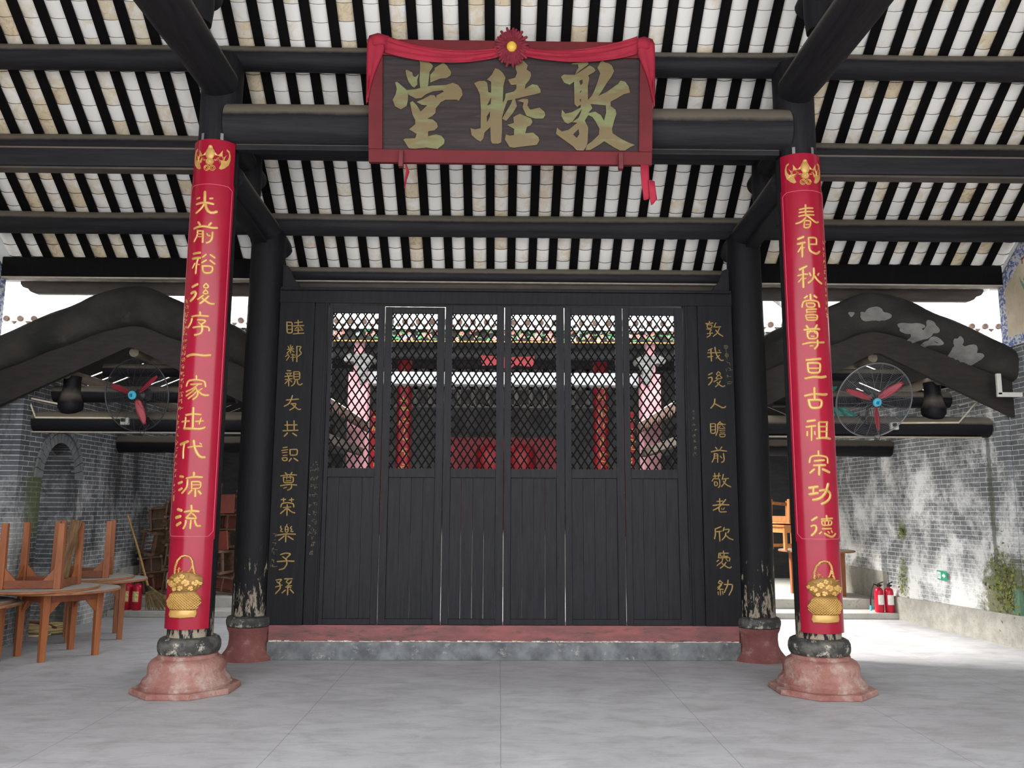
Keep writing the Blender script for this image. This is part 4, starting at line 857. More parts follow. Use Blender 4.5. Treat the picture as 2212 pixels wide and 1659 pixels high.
# ------------------------------------------------------------------ side corridors with arched gables
AX = 4.57
def interp(tab, x):
    for (a, b), (c, d) in zip(tab, tab[1:]):
        if a <= x <= c: return b+(d-b)*(x-a)/(c-a)
    return tab[-1][1]
TOP = [(0, 4.305), (.15, 4.292), (.3, 4.245), (.45, 4.18), (.62, 4.10), (1.0, 3.94), (1.35, 3.77), (1.72, 3.575)]
SOF = [(0, 3.80), (.12, 3.79), (.3, 3.735), (.6, 3.62), (1.0, 3.46), (1.48, 3.26), (1.72, 3.15)]
INN = [(0, 3.545), (.05, 3.53), (1.43, 2.86), (1.72, 2.72)]
r6 = random.Random(21)
for s in (-1, 1):
    who = 'over the round tables' if s < 0 else 'with peeling plaster patches'
    t = thing('arched_gable', 'big rounded black plaster gable arch %s' % who, 'gable arch')
    ends = (1.66, 1.60)                           # towards the outer wall, towards the middle
    st = [-ends[0]+(ends[0]+ends[1])*i/56 for i in range(57)]
    b = MB(); vs = []; m = 16
    for d in st:
        x = s*(AX-d); zt, zs = interp(TOP, abs(d)), interp(SOF, abs(d)); c = (zt+zs)/2; hh = (zt-zs)/2
        for k in range(m+1):
            a = -PI/2+PI*k/m; z = c+hh*math.sin(a); y = 2.16-.20*math.cos(a)**.8
            y += .008*math.sin(d*7+k)+.006*math.sin(d*17+k*2.3)
            vs.append((x, y, z+.006*math.sin(d*11)))
        vs.append((x, 2.42, zt)); vs.append((x, 2.42, zs))
    q = m+3
    b.add(vs, [(i*q+k, i*q+(k+1) % q, (i+1)*q+(k+1) % q, (i+1)*q+k) for i in range(len(st)-1) for k in range(q)])
    b.add([vs[k] for k in range(q)], [tuple(range(q))]); b.add([vs[-q+k] for k in range(q)], [tuple(range(q))])
    b.build('plaster_roll', 'plaster', t, 60)
    b = MB()
    pl_ = [(d, interp(SOF, abs(d))+.03) for d in st]+[(d, interp(INN, abs(d))) for d in st[::-1]]
    b.prism(pl_, lambda u, v, h: Vector((s*(AX-u), 2.13+h, v)), 0, .07)
    b.build('bargeboard', 'barge', t)
    if s > 0:                                     # places where the black coat has come off
        b = MB()
        def surf(u, v, h):
            d = AX-u; zt, zs = interp(TOP, abs(d)), interp(SOF, abs(d)); c = (zt+zs)/2; hh = (zt-zs)/2
            sn = max(-1, min(1, (v-c)/hh)); return Vector((u, 2.16-.20*math.sqrt(max(0, 1-sn*sn))**.8-.012-h/1000, v))
        for (px_, pz_, rx_, rz_) in ((4.50, 3.98, .17, .085), (4.36, 3.97, .06, .04), (4.20, 3.985, .035, .03), (4.93, 3.83, .15, .06), (5.05, 3.74, .12, .07), (5.17, 3.82, .085, .09), (5.22, 3.66, .10, .05), (5.58, 3.52, .14, .11), (5.68, 3.46, .10, .09), (5.50, 3.63, .055, .09)):
            n = 34; poly = []
            for i in range(n):
                a = 2*PI*i/n; k = 1+.20*math.sin(3*a+px_*9)+.07*math.sin(5*a+px_*31)+r6.uniform(-.03, .03); poly.append((px_+rx_*k*math.cos(a), pz_+rz_*k*math.sin(a)))
            vs = []
            for k in (1, .75, .5, .25): vs += [surf(px_+(u-px_)*k, pz_+(v-pz_)*k, 0) for u, v in poly]
            vs.append(surf(px_, pz_, 0)); fs = [(r*n+i, r*n+(i+1) % n, (r+1)*n+(i+1) % n, (r+1)*n+i) for r in range(3) for i in range(n)]+[(3*n+i, 3*n+(i+1) % n, 4*n) for i in range(n)]
            b.add(vs, fs)
        b.build('bare_patch', 'peel', t, 60)
    # corridor roof: tiles above, dark boards below with slits of daylight between them
    b = MB()
    for h in (-1, 1):
        dx1 = 1.72
        y = 2.42
        while y < 9.6:
            w = r6.uniform(.22, .34); gap = .07 if r6.random() < .6 else .0
            n = 4; cuts = sorted(r6.uniform(.15, 1.6) for _ in range(2))
            x0, z0 = 0, 4.0; x1, z1 = dx1, 3.27
            P = lambda d, up_: (s*(AX-h*d), z0+(z1-z0)*d/dx1+up_)
            if gap:
                a, c = cuts
                segs = [(0, a, gap), (a, min(a+.35, 1.7), 0), (min(a+.35, 1.7), 1.72, gap)] if r6.random() < .6 else [(0, 1.72, 0)]
            else: segs = [(0, 1.72, 0)]
            for d0, d1, g in segs:
                if d1-d0 < .01: continue
                (xa, za), (xb, zb) = P(d0, 0), P(d1, 0)
                b.add([(xa, y, za), (xb, y, zb), (xb, y+w-g, zb), (xa, y+w-g, za), (xa, y, za+.012), (xb, y, zb+.012), (xb, y+w-g, zb+.012), (xa, y+w-g, za+.012)],
                      [(0, 1, 2, 3), (4, 7, 6, 5), (0, 4, 5, 1), (1, 5, 6, 2), (2, 6, 7, 3), (3, 7, 4, 0)])
            y += w
    o = b.build('corridor_roof_'+('left' if s < 0 else 'right'), 'underroof'); struct(o)
    b = MB(); y = 5.2; k = 0                        # raised tile ribs and the ochre drip tiles along the courtyard eave
    while y < 9.6:
        b.tube([(s*(AX-.05), y, 4.09), (s*(AX-1.70), y, 3.36)], .05, 8); y += .27
    struct(b.build('trim_7' if s < 0 else 'trim_8', 'rooftile', None, 40))
    b = MB(); y = 2.5
    while y < 9.6:
        xe = s*(AX-1.72)
        b.prism([(y-.10, 3.37), (y+.10, 3.37), (y+.10, 3.27), (y+.05, 3.20), (y, 3.16), (y-.05, 3.20), (y-.10, 3.27)], lambda u, v, h: Vector((xe-s*h, u, v)), 0, .03); y += .205
    struct(b.build('trim_9' if s < 0 else 'trim_10', 'tiledrop'))
    xm = s*2.98
    tag(MB().box((xm, 6.1, 2.765), (.12, 7.0, .16)).build('corridor_eave_beam', 'eave', None, bevel=.01), 'straight eave beam along the courtyard edge, %s' % ('round-table side' if s < 0 else 'exit-sign side'), 'beam')
    side = 'behind the round tables' if s < 0 else 'by the bleached wall'
    g = beam('corridor_beam', 'long round black crossbeam carrying the fan %s' % side, (s*6.12, 2.56, 2.67), (s*2.95, 2.56, 2.67), .132, 'corrlog', seg=14)
    MB().box((s*4.5, 2.52, 2.535), (3.0, .08, .016)).build('lower_edge', 'palelip', g)
    beam('corridor_beam', 'shorter round black crossbeam further back %s' % side, (s*5.96, 4.9, 2.56), (s*2.95, 4.9, 2.56), .126, 'corrlog', seg=14)
    beam('corridor_beam', 'upper black beam borne by two bulbous struts %s' % side, (s*5.68, 2.62, 3.025), (s*3.40, 2.62, 3.025), .105, 'corrlog', seg=12)
    beam('corridor_beam', 'topmost short black beam under the ridge %s' % side, (s*5.1, 2.66, 3.34), (s*4.0, 2.66, 3.34), .085, 'corrlog', seg=10)
    for k_, dx in enumerate((-.85, .85)):
        wh = 'outer wall' if (dx < 0) == (s > 0) or (s < 0 and dx < 0) else 'courtyard'
        b = MB().lathe([(.02, -.02), (.10, .0), (.145, .06), (.15, .12), (.12, .22), (.10, .32), (.10, .40), (.105, .46)], (s*AX+dx, 2.50, 2.77), 24)
        near = 'outer' if dx*s > 0 else 'inner'
        tag(b.build('bulbous_strut', 'corrlog', None, 40), 'bulbous black strut on the fan beam, %s, %s' % ('wall-side one' if near == 'outer' else 'door-side one', side), 'strut')
    for nm, dx, z, r in (('along the ridge', 0, 3.50, .06), ('on the wall-side slope', s*.88, 3.25, .065), ('on the courtyard-side slope', -s*.88, 3.25, .065)):
        beam('corridor_purlin', 'pale slender roof pole %s %s' % (nm, side), (s*AX+dx, 2.25, z), (s*AX+dx, 9.2, z), r, 'corrpole', seg=10, n=14)

# ------------------------------------------------------------------ pedestal-type wall fans on the corridor beams
def fan(label, loc, tilt, bright):
    t = thing('industrial_fan', label, 'fan', loc, tilt)
    R_ = .47 if bright else .44
    b = MB(); ring = lambda r, y, w, n=48: b.tube([(r*math.cos(2*PI*i/n), y, r*math.sin(2*PI*i/n)) for i in range(n)], w, 6, closed=True)
    ring(R_, 0, .009)
    prof = lambda r: -.075*math.cos(r/R_*PI/2)**.8
    k = .075
    while k < R_-.006:
        ring(k, prof(k), .0009, 40); ring(k, -prof(k)*.9, .0009, 40); k += .019
    for i in range(18):
        a = 2*PI*i/18+.09; ca, sa = math.cos(a), math.sin(a)
        for sg in (1, -1):
            if sg < 0 and i % 2: continue
            b.tube([(r*ca, prof(r)*sg-.003*sg, r*sa) for r in (.05, .12, .2, .28, .36, .40, R_)], .0024, 5)
    b.build('guard', 'wiregrey' if bright else 'steeldk', t, 50)
    b = MB().lathe([(0, .012), (.03, .011), (.05, .004), (.055, -.01)], (0, -.088, 0), 28, rot=Matrix.Rotation(PI/2, 3, 'X'))
    bd = b.build('badge', 'fanhub', t, 50)
    b = MB()
    for q in ([(-.016, .014), (.016, .014)], [(-.012, 0), (.012, 0)], [(-.016, -.014), (.016, -.014)], [(-.010, .014), (-.014, -.014)], [(.010, .014), (.008, -.014)]): b.bar((q[0][0], -.101, q[0][1]), (q[1][0], -.101, q[1][1]), .006, .004, (0, -1, 0))
    b.build('badge_print', 'navy', bd)
    for a in (math.radians(160), math.radians(36), math.radians(-74)):
        b = MB(); n = 12; vs = []
        for i in range(n+1):
            q = i/n; r = .05+(.345 if bright else .32)*q; w = .016+.036*math.sin(min(1, q*1.05)*PI)**.7*(1.05-.3*q); tw = .75-.35*q
            for k_ in range(5):
                e = (k_/4-.5)*2; c_ = e*w; x, z, y = r, c_*math.cos(tw), c_*math.sin(tw)+.006*(1-e*e)
                vs.append((x*math.cos(a)-z*math.sin(a), y-.01, x*math.sin(a)+z*math.cos(a)))
        b.add(vs, [(i*5+k_, (i+1)*5+k_, (i+1)*5+k_+1, i*5+k_+1) for i in range(n) for k_ in range(4)])
        o = b.build('blade', 'fanred', t, 60); o.modifiers.new('thick', 'SOLIDIFY').thickness = .004
    b = MB().lathe([(.02, -.06), (.03, 0), (.03, .03), (.075, .05), (.08, .2), (.06, .23), (0, .235)], (0, 0, 0), 20, rot=Matrix.Rotation(-PI/2, 3, 'X')); b.build('motor', 'steeldk', t, 40)
    b = MB(); b.tube([(0, .13, -.05), (0, .13, -.22), (0, .10, -.34)], .018, 8); b.tube([(0, .12, -.30), (0, .33, -.30)], .02, 8); b.build('bracket', 'steeldk', t, 40)
    b = MB(); b.tube([(.02, .14, -.08), (.06, .10, -.25), (.02, .0, -.42), (.10, -.06, -.50), (.16, .0, -.36)], .004, 6); b.build('cable', 'blackrub', t, 40)
    return t
fan('grey caged fan with three red blades on the beam by the bleached wall', (4.50, 2.13, 2.95), (math.radians(24), 0, math.radians(2)), True)
fan('dark caged fan with three red blades on the beam over the round tables', (-4.48, 2.20, 2.965), (math.radians(9), 0, math.radians(-14)), False)

# white conduit and socket boxes on the fan beams
t = thing('cable_conduit', 'cream plastic conduit bent along the fan beam over the round tables', 'conduit')
b = MB(); Yc = 2.415
for q in ([(-5.93, 2.955), (-5.45, 2.86), (-5.40, 2.85)], [(-5.90, 2.945), (-5.79, 2.705), (-4.72, 2.705)]):
    b.tube([(x, Yc, z) for x, z in q], .0125, 8)
b.build('pipe', 'pvc', t, 40)
t = thing('cable_conduit', 'cream plastic conduit bent along the fan beam by the bleached wall', 'conduit')
b = MB(); b.tube([(4.85, Yc, 2.705), (5.68, Yc, 2.715), (5.93, Yc, 2.98), (5.72, Yc+.03, 2.94)], .0125, 8); b.build('pipe', 'pvc', t, 40)
for s, x in ((-1, -4.69), (1, 4.86)):
    t = thing('socket_box', 'white socket box with a black plug on the fan beam %s' % ('over the round tables' if s < 0 else 'by the bleached wall'), 'socket', (x, 2.41, 2.665))
    MB().box((0, 0, 0), (.10, .05, .09)).build('box', 'plastic', t, bevel=.006); MB().box((-.01, -.04, .012), (.04, .04, .04)).build('plug', 'blackrub', t, bevel=.004)
t = thing('conduit_elbow', 'white plastic conduit elbow at the wall end of the peeling arch', 'conduit')
b = MB(); b.box((5.93, 1.93, 3.13), (.055, .04, .26)); b.box((6.05, 1.93, 3.005), (.30, .04, .055)); b.build('pipe', 'plastic', t, bevel=.006)
t = thing('netting', 'teal netting hanging in folds behind the fan by the bleached wall', 'net')
b = MB()
def sheet(P, nx, ny, wav, bb):
    vs = []
    for j in range(ny+1):
        for i in range(nx+1):
            u, v = i/nx, j/ny; p = (Vector(P[0])*(1-u)+Vector(P[1])*u)*(1-v)+(Vector(P[3])*(1-u)+Vector(P[2])*u)*v
            p.y += wav*math.sin(i*1.7+j*.6); vs.append(p)
    bb.add(vs, [(j*(nx+1)+i, j*(nx+1)+i+1, (j+1)*(nx+1)+i+1, (j+1)*(nx+1)+i) for j in range(ny) for i in range(nx)])
sheet([(4.63, 4.2, 3.13), (5.02, 4.2, 3.12), (5.28, 4.2, 2.93), (4.86, 4.2, 2.93)], 12, 5, .03, b)
sheet([(5.30, 4.2, 2.965), (5.40, 4.2, 2.97), (5.42, 4.2, 2.92), (5.30, 4.2, 2.92)], 6, 3, .03, b)
sheet([(5.60, 4.2, 2.975), (5.98, 4.2, 3.02), (5.93, 4.2, 2.99), (5.60, 4.2, 2.93)], 10, 2, .02, b)
sheet([(4.74, 4.2, 3.43), (4.90, 4.2, 3.42), (4.86, 4.2, 3.34), (4.77, 4.2, 3.34)], 6, 4, .03, b)
o = b.build('net', 'tealnet', t, 60); o.modifiers.new('thick', 'SOLIDIFY').thickness = .004

# ------------------------------------------------------------------ platforms and steps at the far end of the corridors
for s in (-1, 1):
    w = 'left' if s < 0 else 'right'
    xa, xb = (-5.86, -3.0) if s < 0 else (3.0, 5.96)
    t = thing('stone_steps', 'low stone step and raised stone floor behind the %s' % ('round tables' if s < 0 else 'fire extinguishers'), 'steps')
    MB().box(((xa+xb)/2, 5.11, .045), (xb-xa, .48, .092)).build('step', 'concrete_step', t, bevel=.012)
    MB().box(((xa+xb)/2, 7.3, .122), (xb-xa, 3.9, .245)).build('raised_floor', 'concrete_step', t, bevel=.012)
    o = thing('inscribed_tablet', 'tall black tablet with faint carved writing %s' % ('behind the stool pile' if s < 0 else 'behind the stacked orange tables'), 'tablet')
    MB().box((s*4.2, 9.16, 1.75), (1.9, .06, 1.9)).build('slab', 'tablet', o, bevel=.01)
    b = MB(); ft = flatfn(9.128)
    for k in range(8): tiny_marks(b, ft, s*4200+(-700+200*k), 2560, 900, 150, 95, 4, 2)
    b.build('carved_writing', 'goldfaint', o, 60)

# ------------------------------------------------------------------ fresco panels on the side walls under the eaves
for s in (-1, 1):
    t = thing('fresco', 'faded cream wall painting with blue scroll border, %s' % ('above the round-table aisle' if s < 0 else 'above the exit-sign aisle'), 'mural')
    X = s*(HALLW-.012); f = lambda u, v, h: Vector((X-s*h/1000, u, v))
    ys, ye = -1.5, 2.24
    zl = lambda y: ROOF(y)-.10
    pol = [(ys, 3.62), (ye, 3.62), (ye, zl(ye)), (ys, zl(ys))]
    MB().prism(pol, f, -8, 0).build('ground', 'mural', t)
    b = MB(); w = .13
    b.prism([(ye-w, 3.62), (ye, 3.62), (ye, zl(ye)), (ye-w, zl(ye-w))], f, 0, 3)
    b.prism([(ys, zl(ys)-.2), (ye-w, zl(ye-w)-.2), (ye-w, zl(ye-w)), (ys, zl(ys))], f, 0, 3)
    b.prism([(ys, 3.62), (ye-w, 3.62), (ye-w, 3.74), (ys, 3.74)], f, 0, 3)
    b.build('scroll_border', 'muralblue', t)
    b = MB(); r8 = random.Random(4)
    for _ in range(150):
        y = r8.uniform(1.15, 1.62); z = 3.78+r8.uniform(0, .1); hgt = r8.uniform(.15, .6); lean = r8.uniform(-.15, .2)
        b.stroke([(y, z), (y+lean*.4, z+hgt*.6), (y+lean, z+hgt)], .008, f, 2)
    for _ in range(60):
        y = r8.uniform(1.0, 1.5); z = r8.uniform(4.05, 4.5); b.dome([(y+.05*math.cos(i*.7), z+.035*math.sin(i*.7)) for i in range(9)], f, [(1, .5), (.5, 2)])
    b.build('painted_reeds', 'muralgreen', t)
    b = MB()
    for (y, z) in ((1.72, 4.62), (1.66, 4.36), (1.45, 4.92), (1.55, 4.72)):
        for d in ([(-.05, .03), (0, 0), (.05, .04)], [(0, .03), (.005, -.045)]): b.stroke([(y+a, z+c) for a, c in d], .009, f, 2)
    b.build('painted_birds', 'bird', t)

# ------------------------------------------------------------------ round tables, upright and upside down
def add_table(label, loc, rot, group):
    t = thing('round_table', label, 'table', loc, rot, group)
    r9 = random.Random(int(abs(loc[0]*1000)+abs(loc[1]*100)))
    b = MB(); R_, n = .60, 64
    top = [(R_*(1+.004*math.sin(5*2*PI*i/n)), i) for i in range(n)]
    b.lathe([(R_-.01, .695), (R_, .70), (R_, .718), (R_-.006, .722)], n=n)
    mi = []
    o = b.build('tabletop', ['woodedge', 'woodtop'], t, 40)
    for p in o.data.polygons:
        if abs(p.normal.z) > .9: p.material_index = 1
    q = .285
    for sx in (-1, 1):
        for sy in (-1, 1):
            b = MB(); b.add([(sx*q+a*.037*k, sy*q+c*.037*k, z) for z, k in ((0, .8), (.695, 1)) for a, c in ((-1, -1), (1, -1), (1, 1), (-1, 1))], [(0, 3, 2, 1), (4, 5, 6, 7), (0, 1, 5, 4), (1, 2, 6, 5), (2, 3, 7, 6), (3, 0, 4, 7)])
            b.build('leg', 'wood', t, bevel=.004)
    b = MB()
    for s in (-1, 1):
        b.box((0, s*q, .645), (2*q-.06, .024, .085)); b.box((s*q, 0, .645), (.024, 2*q-.06, .085))
    b.build('apron', 'wooddk', t, bevel=.003)
    for sx in (-1, 1):
        for sy in (-1, 1):
            for ax in (0, 1):
                b = MB(); a = [(q-.032, .605), (q-.15, .605), (q-.032, .47)]
                if ax == 0: b.prism(a, lambda u, v, h: Vector((sx*u, sy*q+h, v)), -.011, .011)
                else: b.prism(a, lambda u, v, h: Vector((sx*q+h, sy*u, v)), -.011, .011)
                b.build('corner_brace', 'wood', t)
    return t
G = 'round wooden tables stacked in pairs in the aisle'
TA = add_table('round wooden table standing in the middle of the three stacked pairs', (-4.94, 1.70, 0), (0, 0, math.radians(-38)), G)
def table_copy(label, loc, rot): return copy_tree(TA, label, loc, rot)
table_copy('upside-down round table with a rough plank between its upturned legs', (-5.12, 1.58, 1.445), (PI, 0, math.radians(8)))
table_copy('round wooden table standing furthest back of the three pairs, near the broom', (-5.15, 2.95, 0), (0, 0, math.radians(29)))
table_copy('upside-down round table on the rearmost table, a leg up beside the broom', (-5.30, 2.90, 1.445), (PI, 0, math.radians(20)))
TC = table_copy('round wooden table standing nearest the viewer, cut by the photo edge', (-5.72, 1.05, 0), (0, 0, math.radians(-10))); TC.scale = (1.08, 1.08, .86)
table_copy('upside-down round table on the nearest table, cut by the photo edge', (-5.78, 1.0, 1.244), (PI, 0, math.radians(14))).scale = (1.08, 1.08, .86)
pk = tag(MB().build('rough_plank', 'bark'), 'rough weathered plank leaning among the upturned legs of the middle table', 'plank')
bpy.data.objects.remove(pk)
b = MB(); n = 10; vs = []
for i in range(n+1):
    q = i/n
    for a, c in ((-1, -1), (1, -1), (1, 1), (-1, 1)): vs.append((.055*a*(1+.15*math.sin(i*2.1+a))+.012*math.sin(i*1.3), .012*c, -.36+.72*q))
b.add(vs, [(i*4+k, i*4+(k+1) % 4, (i+1)*4+(k+1) % 4, (i+1)*4+k) for i in range(n) for k in range(4)]+[(0, 3, 2, 1), (n*4, n*4+1, n*4+2, n*4+3)])
pk = tag(b.build('rough_plank', 'bark', None, None, (-4.93, 1.78, 1.12)), 'rough weathered plank leaning among the upturned legs of the middle table', 'plank'); pk.rotation_euler = (math.radians(6), math.radians(9), math.radians(20))
# table on the raised floor behind the column with the exit sign
TD = table_copy('round table on the raised stone floor by the bleached wall', (5.14, 5.95, .245), (0, 0, math.radians(8)))
for s_, lab, loc, rot in ((0, 'small square orange table standing upright on the round table', (4.70, 5.95, .97), (0, 0, .25)), (1, 'small square orange table turned over on top of the upright small one', (4.72, 5.96, 1.775), (PI, .06, .5))):
    t = thing('square_table', lab, 'table', loc, rot, 'small square orange tables')
    MB().box((0, 0, .385), (.50, .50, .03)).build('tabletop', 'woodlit', t, bevel=.004)
    for sx in (-1, 1):
        for sy in (-1, 1): MB().box((sx*.2, sy*.2, .185), (.05, .05, .37)).build('leg', 'woodlit', t, bevel=.004)
    b = MB()
    for s in (-1, 1): b.box((0, s*.2, .32), (.36, .02, .09)); b.box((s*.2, 0, .32), (.02, .36, .09)); b.box((0, s*.2, .06), (.36, .02, .05))
    b.build('apron', 'woodlit', t)
# ------------------------------------------------------------------ pile of old wooden stools on the raised floor
stool = None
SP = random.Random(31)
PHR = ['bottom', 'second', 'third', 'fourth', 'fifth', 'sixth']
def make_stool(label, loc, rot, sm):
    t = thing('wooden_stool', label, 'stool', loc, rot, 'old wooden stools piled at the end of the corridor')
    MB().box((0, 0, .40), (.40, .30, .035)).build('seat', sm, t, bevel=.004)
    for sx in (-1, 1):
        for sy in (-1, 1): MB().bar((sx*.17, sy*.12, 0), (sx*.155, sy*.105, .385), .042, .042, (0, 1, 0)).build('leg', 'stool', t, bevel=.003)
    b = MB()
    for s in (-1, 1):
        b.box((0, s*.115, .10), (.35, .022, .05)); b.box((s*.165, 0, .10), (.022, .25, .05))
    b.box((0, 0, .10), (.022, .22, .03)); b.build('stretcher', 'stool', t)
    b = MB()
    for s in (-1, 1): b.box((0, s*.115, .345), (.35, .022, .05)); b.box((s*.165, 0, .345), (.022, .25, .05))
    b.build('seat_rail', 'stool', t)
    return t
cols = [(-5.62, 4), (-5.27, 4), (-4.86, 5), (-4.48, 5), (-4.12, 5)]
protos = {}
for c, (x, nrow) in enumerate(cols):
    z = .245
    for r in range(nrow):
        lab = '%s stool in the %s column of the pile counted from the brick wall' % (PHR[r], NTH[c])
        kind = 'stoolred' if (c >= 3 and SP.random() < .75) or SP.random() < .12 else 'stool'
        up_ = SP.random()
        E_ = Euler((0, 0, SP.uniform(-.4, .4))).to_matrix() @ Euler((-PI/2 if kind == 'stool' or up_ < .3 else PI/2, 0, 0)).to_matrix() @ Euler((0, 0, PI/2*(SP.random() < .5))).to_matrix()
        hz = max(abs((E_ @ Vector(a)).z) for a in ((.2, 0, 0), (0, .15, 0)))*2
        M_ = Matrix.Rotation(SP.uniform(-.16, .16), 3, 'Y') @ E_
        loc = Vector((x+SP.uniform(-.05, .05), 5.80+SP.uniform(-.08, .08)+.04*r, z+hz/2+.01))-M_ @ Vector((0, 0, .2))
        if kind not in protos: protos[kind] = make_stool(lab, loc, M_.to_euler(), kind)
        else: copy_tree(protos[kind], lab, loc, M_.to_euler())
        z += hz*.97
# ------------------------------------------------------------------ broom, extinguishers, hose, exit sign
d = Vector((-5.78, 5.15, 1.50)); e = Vector((-5.33, 5.0, .42)); ax = (e-d).normalized()
t = thing('broom', 'long bamboo broom leaning on the stool pile with its twig head down', 'broom')
MB().tube([d, d.lerp(e, .5)+Vector((.01, 0, .01)), e+ax*.12], [.013, .016, .018], 10).build('handle', 'bamboo', t, 40)
b = MB(); r5 = random.Random(8); side = Vector((0, 0, 1)).cross(ax); side = Vector((1, 0, .45)).normalized()
for i in range(130):
    a = r5.uniform(-1, 1); st_ = e+side*a*.035+Vector((0, r5.uniform(-.03, .03), 0)); en = e+ax*r5.uniform(.33, .42)+side*(a*.20+.03)+Vector((.05+.03*a, r5.uniform(-.04, .04), 0)); en.z = max(en.z, .10)
    b.tube([st_, st_.lerp(en, .6)+Vector((0, 0, .012)), en], [.004, .004, .002], 5, cap=False)
b.build('twig_head', 'bristle', t, 40)
b = MB(); b.tube([e-ax*.02, e+ax*.06], [.04, .055], 12); b.build('binding', 'blackrub', t, 40)
def extinguisher(label, loc, rot, lab, hgt, hose):
    t = thing('fire_extinguisher', label, 'fire extinguisher', loc, (0, 0, rot), 'fire extinguishers')
    r = .066; MB().lathe([(r*.9, 0), (r, .012), (r, hgt-.07), (r*.93, hgt-.03), (r*.7, hgt-.008), (r*.35, hgt+.005), (.02, hgt+.03)], n=28).build('cylinder', 'extred', t, 40)
    b = curved_plate(hgt*.32, hgt*.72, r+.0005, r+.0018, .85); b.build('label', lab, t, 40)
    b = MB(); b.lathe([(.022, hgt+.01), (.024, hgt+.05), (.016, hgt+.06)], n=14); b.bar((0, .01, hgt+.055), (0, -.10, hgt+.095), .02, .012); b.bar((0, .01, hgt+.06), (0, -.085, hgt+.045), .018, .01)
    b.lathe([(.012, 0), (.014, .012), (0, .013)], (.03, 0, hgt+.03), 12, rot=Matrix.Rotation(PI/2, 3, 'Y')); b.build('valve', 'blackrub', t, 40)
    if hose:
        b = MB(); b.tube([(-.02, 0, hgt+.035), (-.09, -.01, hgt+.06), (-.14, -.02, hgt-.02), (-.165, -.02, hgt*.6), (-.17, -.02, hgt*.3)], .011, 8); ho = b.build('hose', 'blackrub', t, 40)
        MB().tube([(-.17, -.02, hgt*.3), (-.172, -.02, .03)], [.014, .018], 8).build('nozzle', 'fanhub', ho, 40)
    return t
extinguisher('red fire extinguisher with white label and black hose on the stone step', (5.70, 4.98, .092), .25, 'label', .36, True)
extinguisher('red fire extinguisher without hose, next to the wall plinth on the stone step', (5.845, 4.96, .092), .1, 'label', .36, False)
extinguisher('red fire extinguisher with yellow label on the step behind the rearmost round table', (-5.48, 5.0, .092), -.25, 'labely', .38, False)
extinguisher('red fire extinguisher half hidden by the rearmost table leg', (-5.64, 5.04, .092), -.3, 'labely', .38, False)
t = thing('exit_sign', 'small green exit sign with running figure and arrow on the bleached brick wall', 'sign', (6.19-(3.82-2)*.075-.008, 3.82, .735), (0, 0, math.radians(90-4.3)+PI))
MB().box((0, 0, 0), (.42, .008, .125)).build('panel', 'exit', t, bevel=.003)
b = MB(); fs = lambda u, v, h: Vector((u/1000, -.005-h/1000, v/1000))
b.prism([(85, 14), (130, 14), (130, 36), (185, 0), (130, -36), (130, -14), (85, -14)], fs, 0, 2)
b.prism([(-62, -45), (40, -45), (40, 45), (-62, 45), (-62, -45)][:4], fs, 0, 1)
for y in (28, 8, -12, -32): b.prism([(-190, y-5), (-90, y-5), (-90, y+5), (-190, y+5)], fs, 0, 2)
b.build('white_marks', 'exitw', t)
b = MB(); b.dome([(-2+9*math.cos(i*.63), 28+9*math.sin(i*.63)) for i in range(10)], fs, [(1, 2), (.5, 3)])
for q in ([(-4, 16), (-10, -8)], [(-10, -8), (12, -20), (8, -36)], [(-10, -8), (-22, -22), (-40, -24)], [(-4, 14), (16, 4), (24, 10)], [(-4, 14), (-24, 8), (-30, -4)]): b.stroke(q, 4.5, fs, 3)
b.build('running_figure', 'exit', t)
t = thing('water_hose', 'cream rubber hose lying in a loose flat coil on the floor behind the tables', 'hose', (-6.02, 3.24, 0))
b = MB(); pts = []; r2 = random.Random(2)
for k in range(9):
    ox, oy = r2.uniform(-.05, .05), r2.uniform(-.03, .03); rx, ry = r2.uniform(.30, .42), r2.uniform(.16, .24); zz = .018+k*.011
    for i in range(22):
        a = 2*PI*i/22+k*.2; pts.append((ox+rx*math.cos(a), oy+ry*math.sin(a), zz+.011*i/22+.012*max(0, math.sin(a*2+k))))
pts += [(.3, -.2, .02), (.15, -.30, .016), (-.2, -.34, .016), (-.5, -.30, .016)]
b.tube(pts, .0135, 8); b.build('coil', 'hose', t, 50)
b = MB(); b.tube([(-.25, .1, .13), (-.05, .02, .145), (.2, -.08, .13), (.33, -.12, .09)], .018, 8); b.build('hose_end', 'wooddk', t, 50)
# moss and weeds growing out of the bleached wall
def leafy(name, label, cy, cz, ry, rz, n, size, seed):
    b = MB(); r = random.Random(seed)
    for _ in range(n):
        y, z = r.gauss(cy, ry), r.gauss(cz, rz); x = 6.19-(y-2)*.075-r.uniform(.0, .05); a = r.uniform(0, 6.28); s_ = size*r.uniform(.5, 1.3)
        p = Vector((x, y, z)); u = Vector((-.3*r.random(), math.cos(a), math.sin(a)))*s_; w = Vector((-.4, -math.sin(a)*.4, math.cos(a)*.4))*s_*.5
        b.add([p, p+u*.5+w, p+u, p+u*.5-w], [(0, 1, 2, 3)])
    return tag(b.build(name, 'moss'), label, 'moss', None, 'stuff')
leafy('wall_moss', 'thick patch of moss and weeds at the foot of the bleached wall', 2.48, .72, .12, .20, 420, .05, 1)
leafy('wall_weeds', 'small weeds sprouting from the bleached wall above the fire extinguishers', 4.72, .62, .05, .11, 70, .05, 2)
leafy('wall_fern', 'dark tuft growing from the bleached wall high above the extinguishers', 4.66, 1.30, .035, .04, 40, .05, 3)

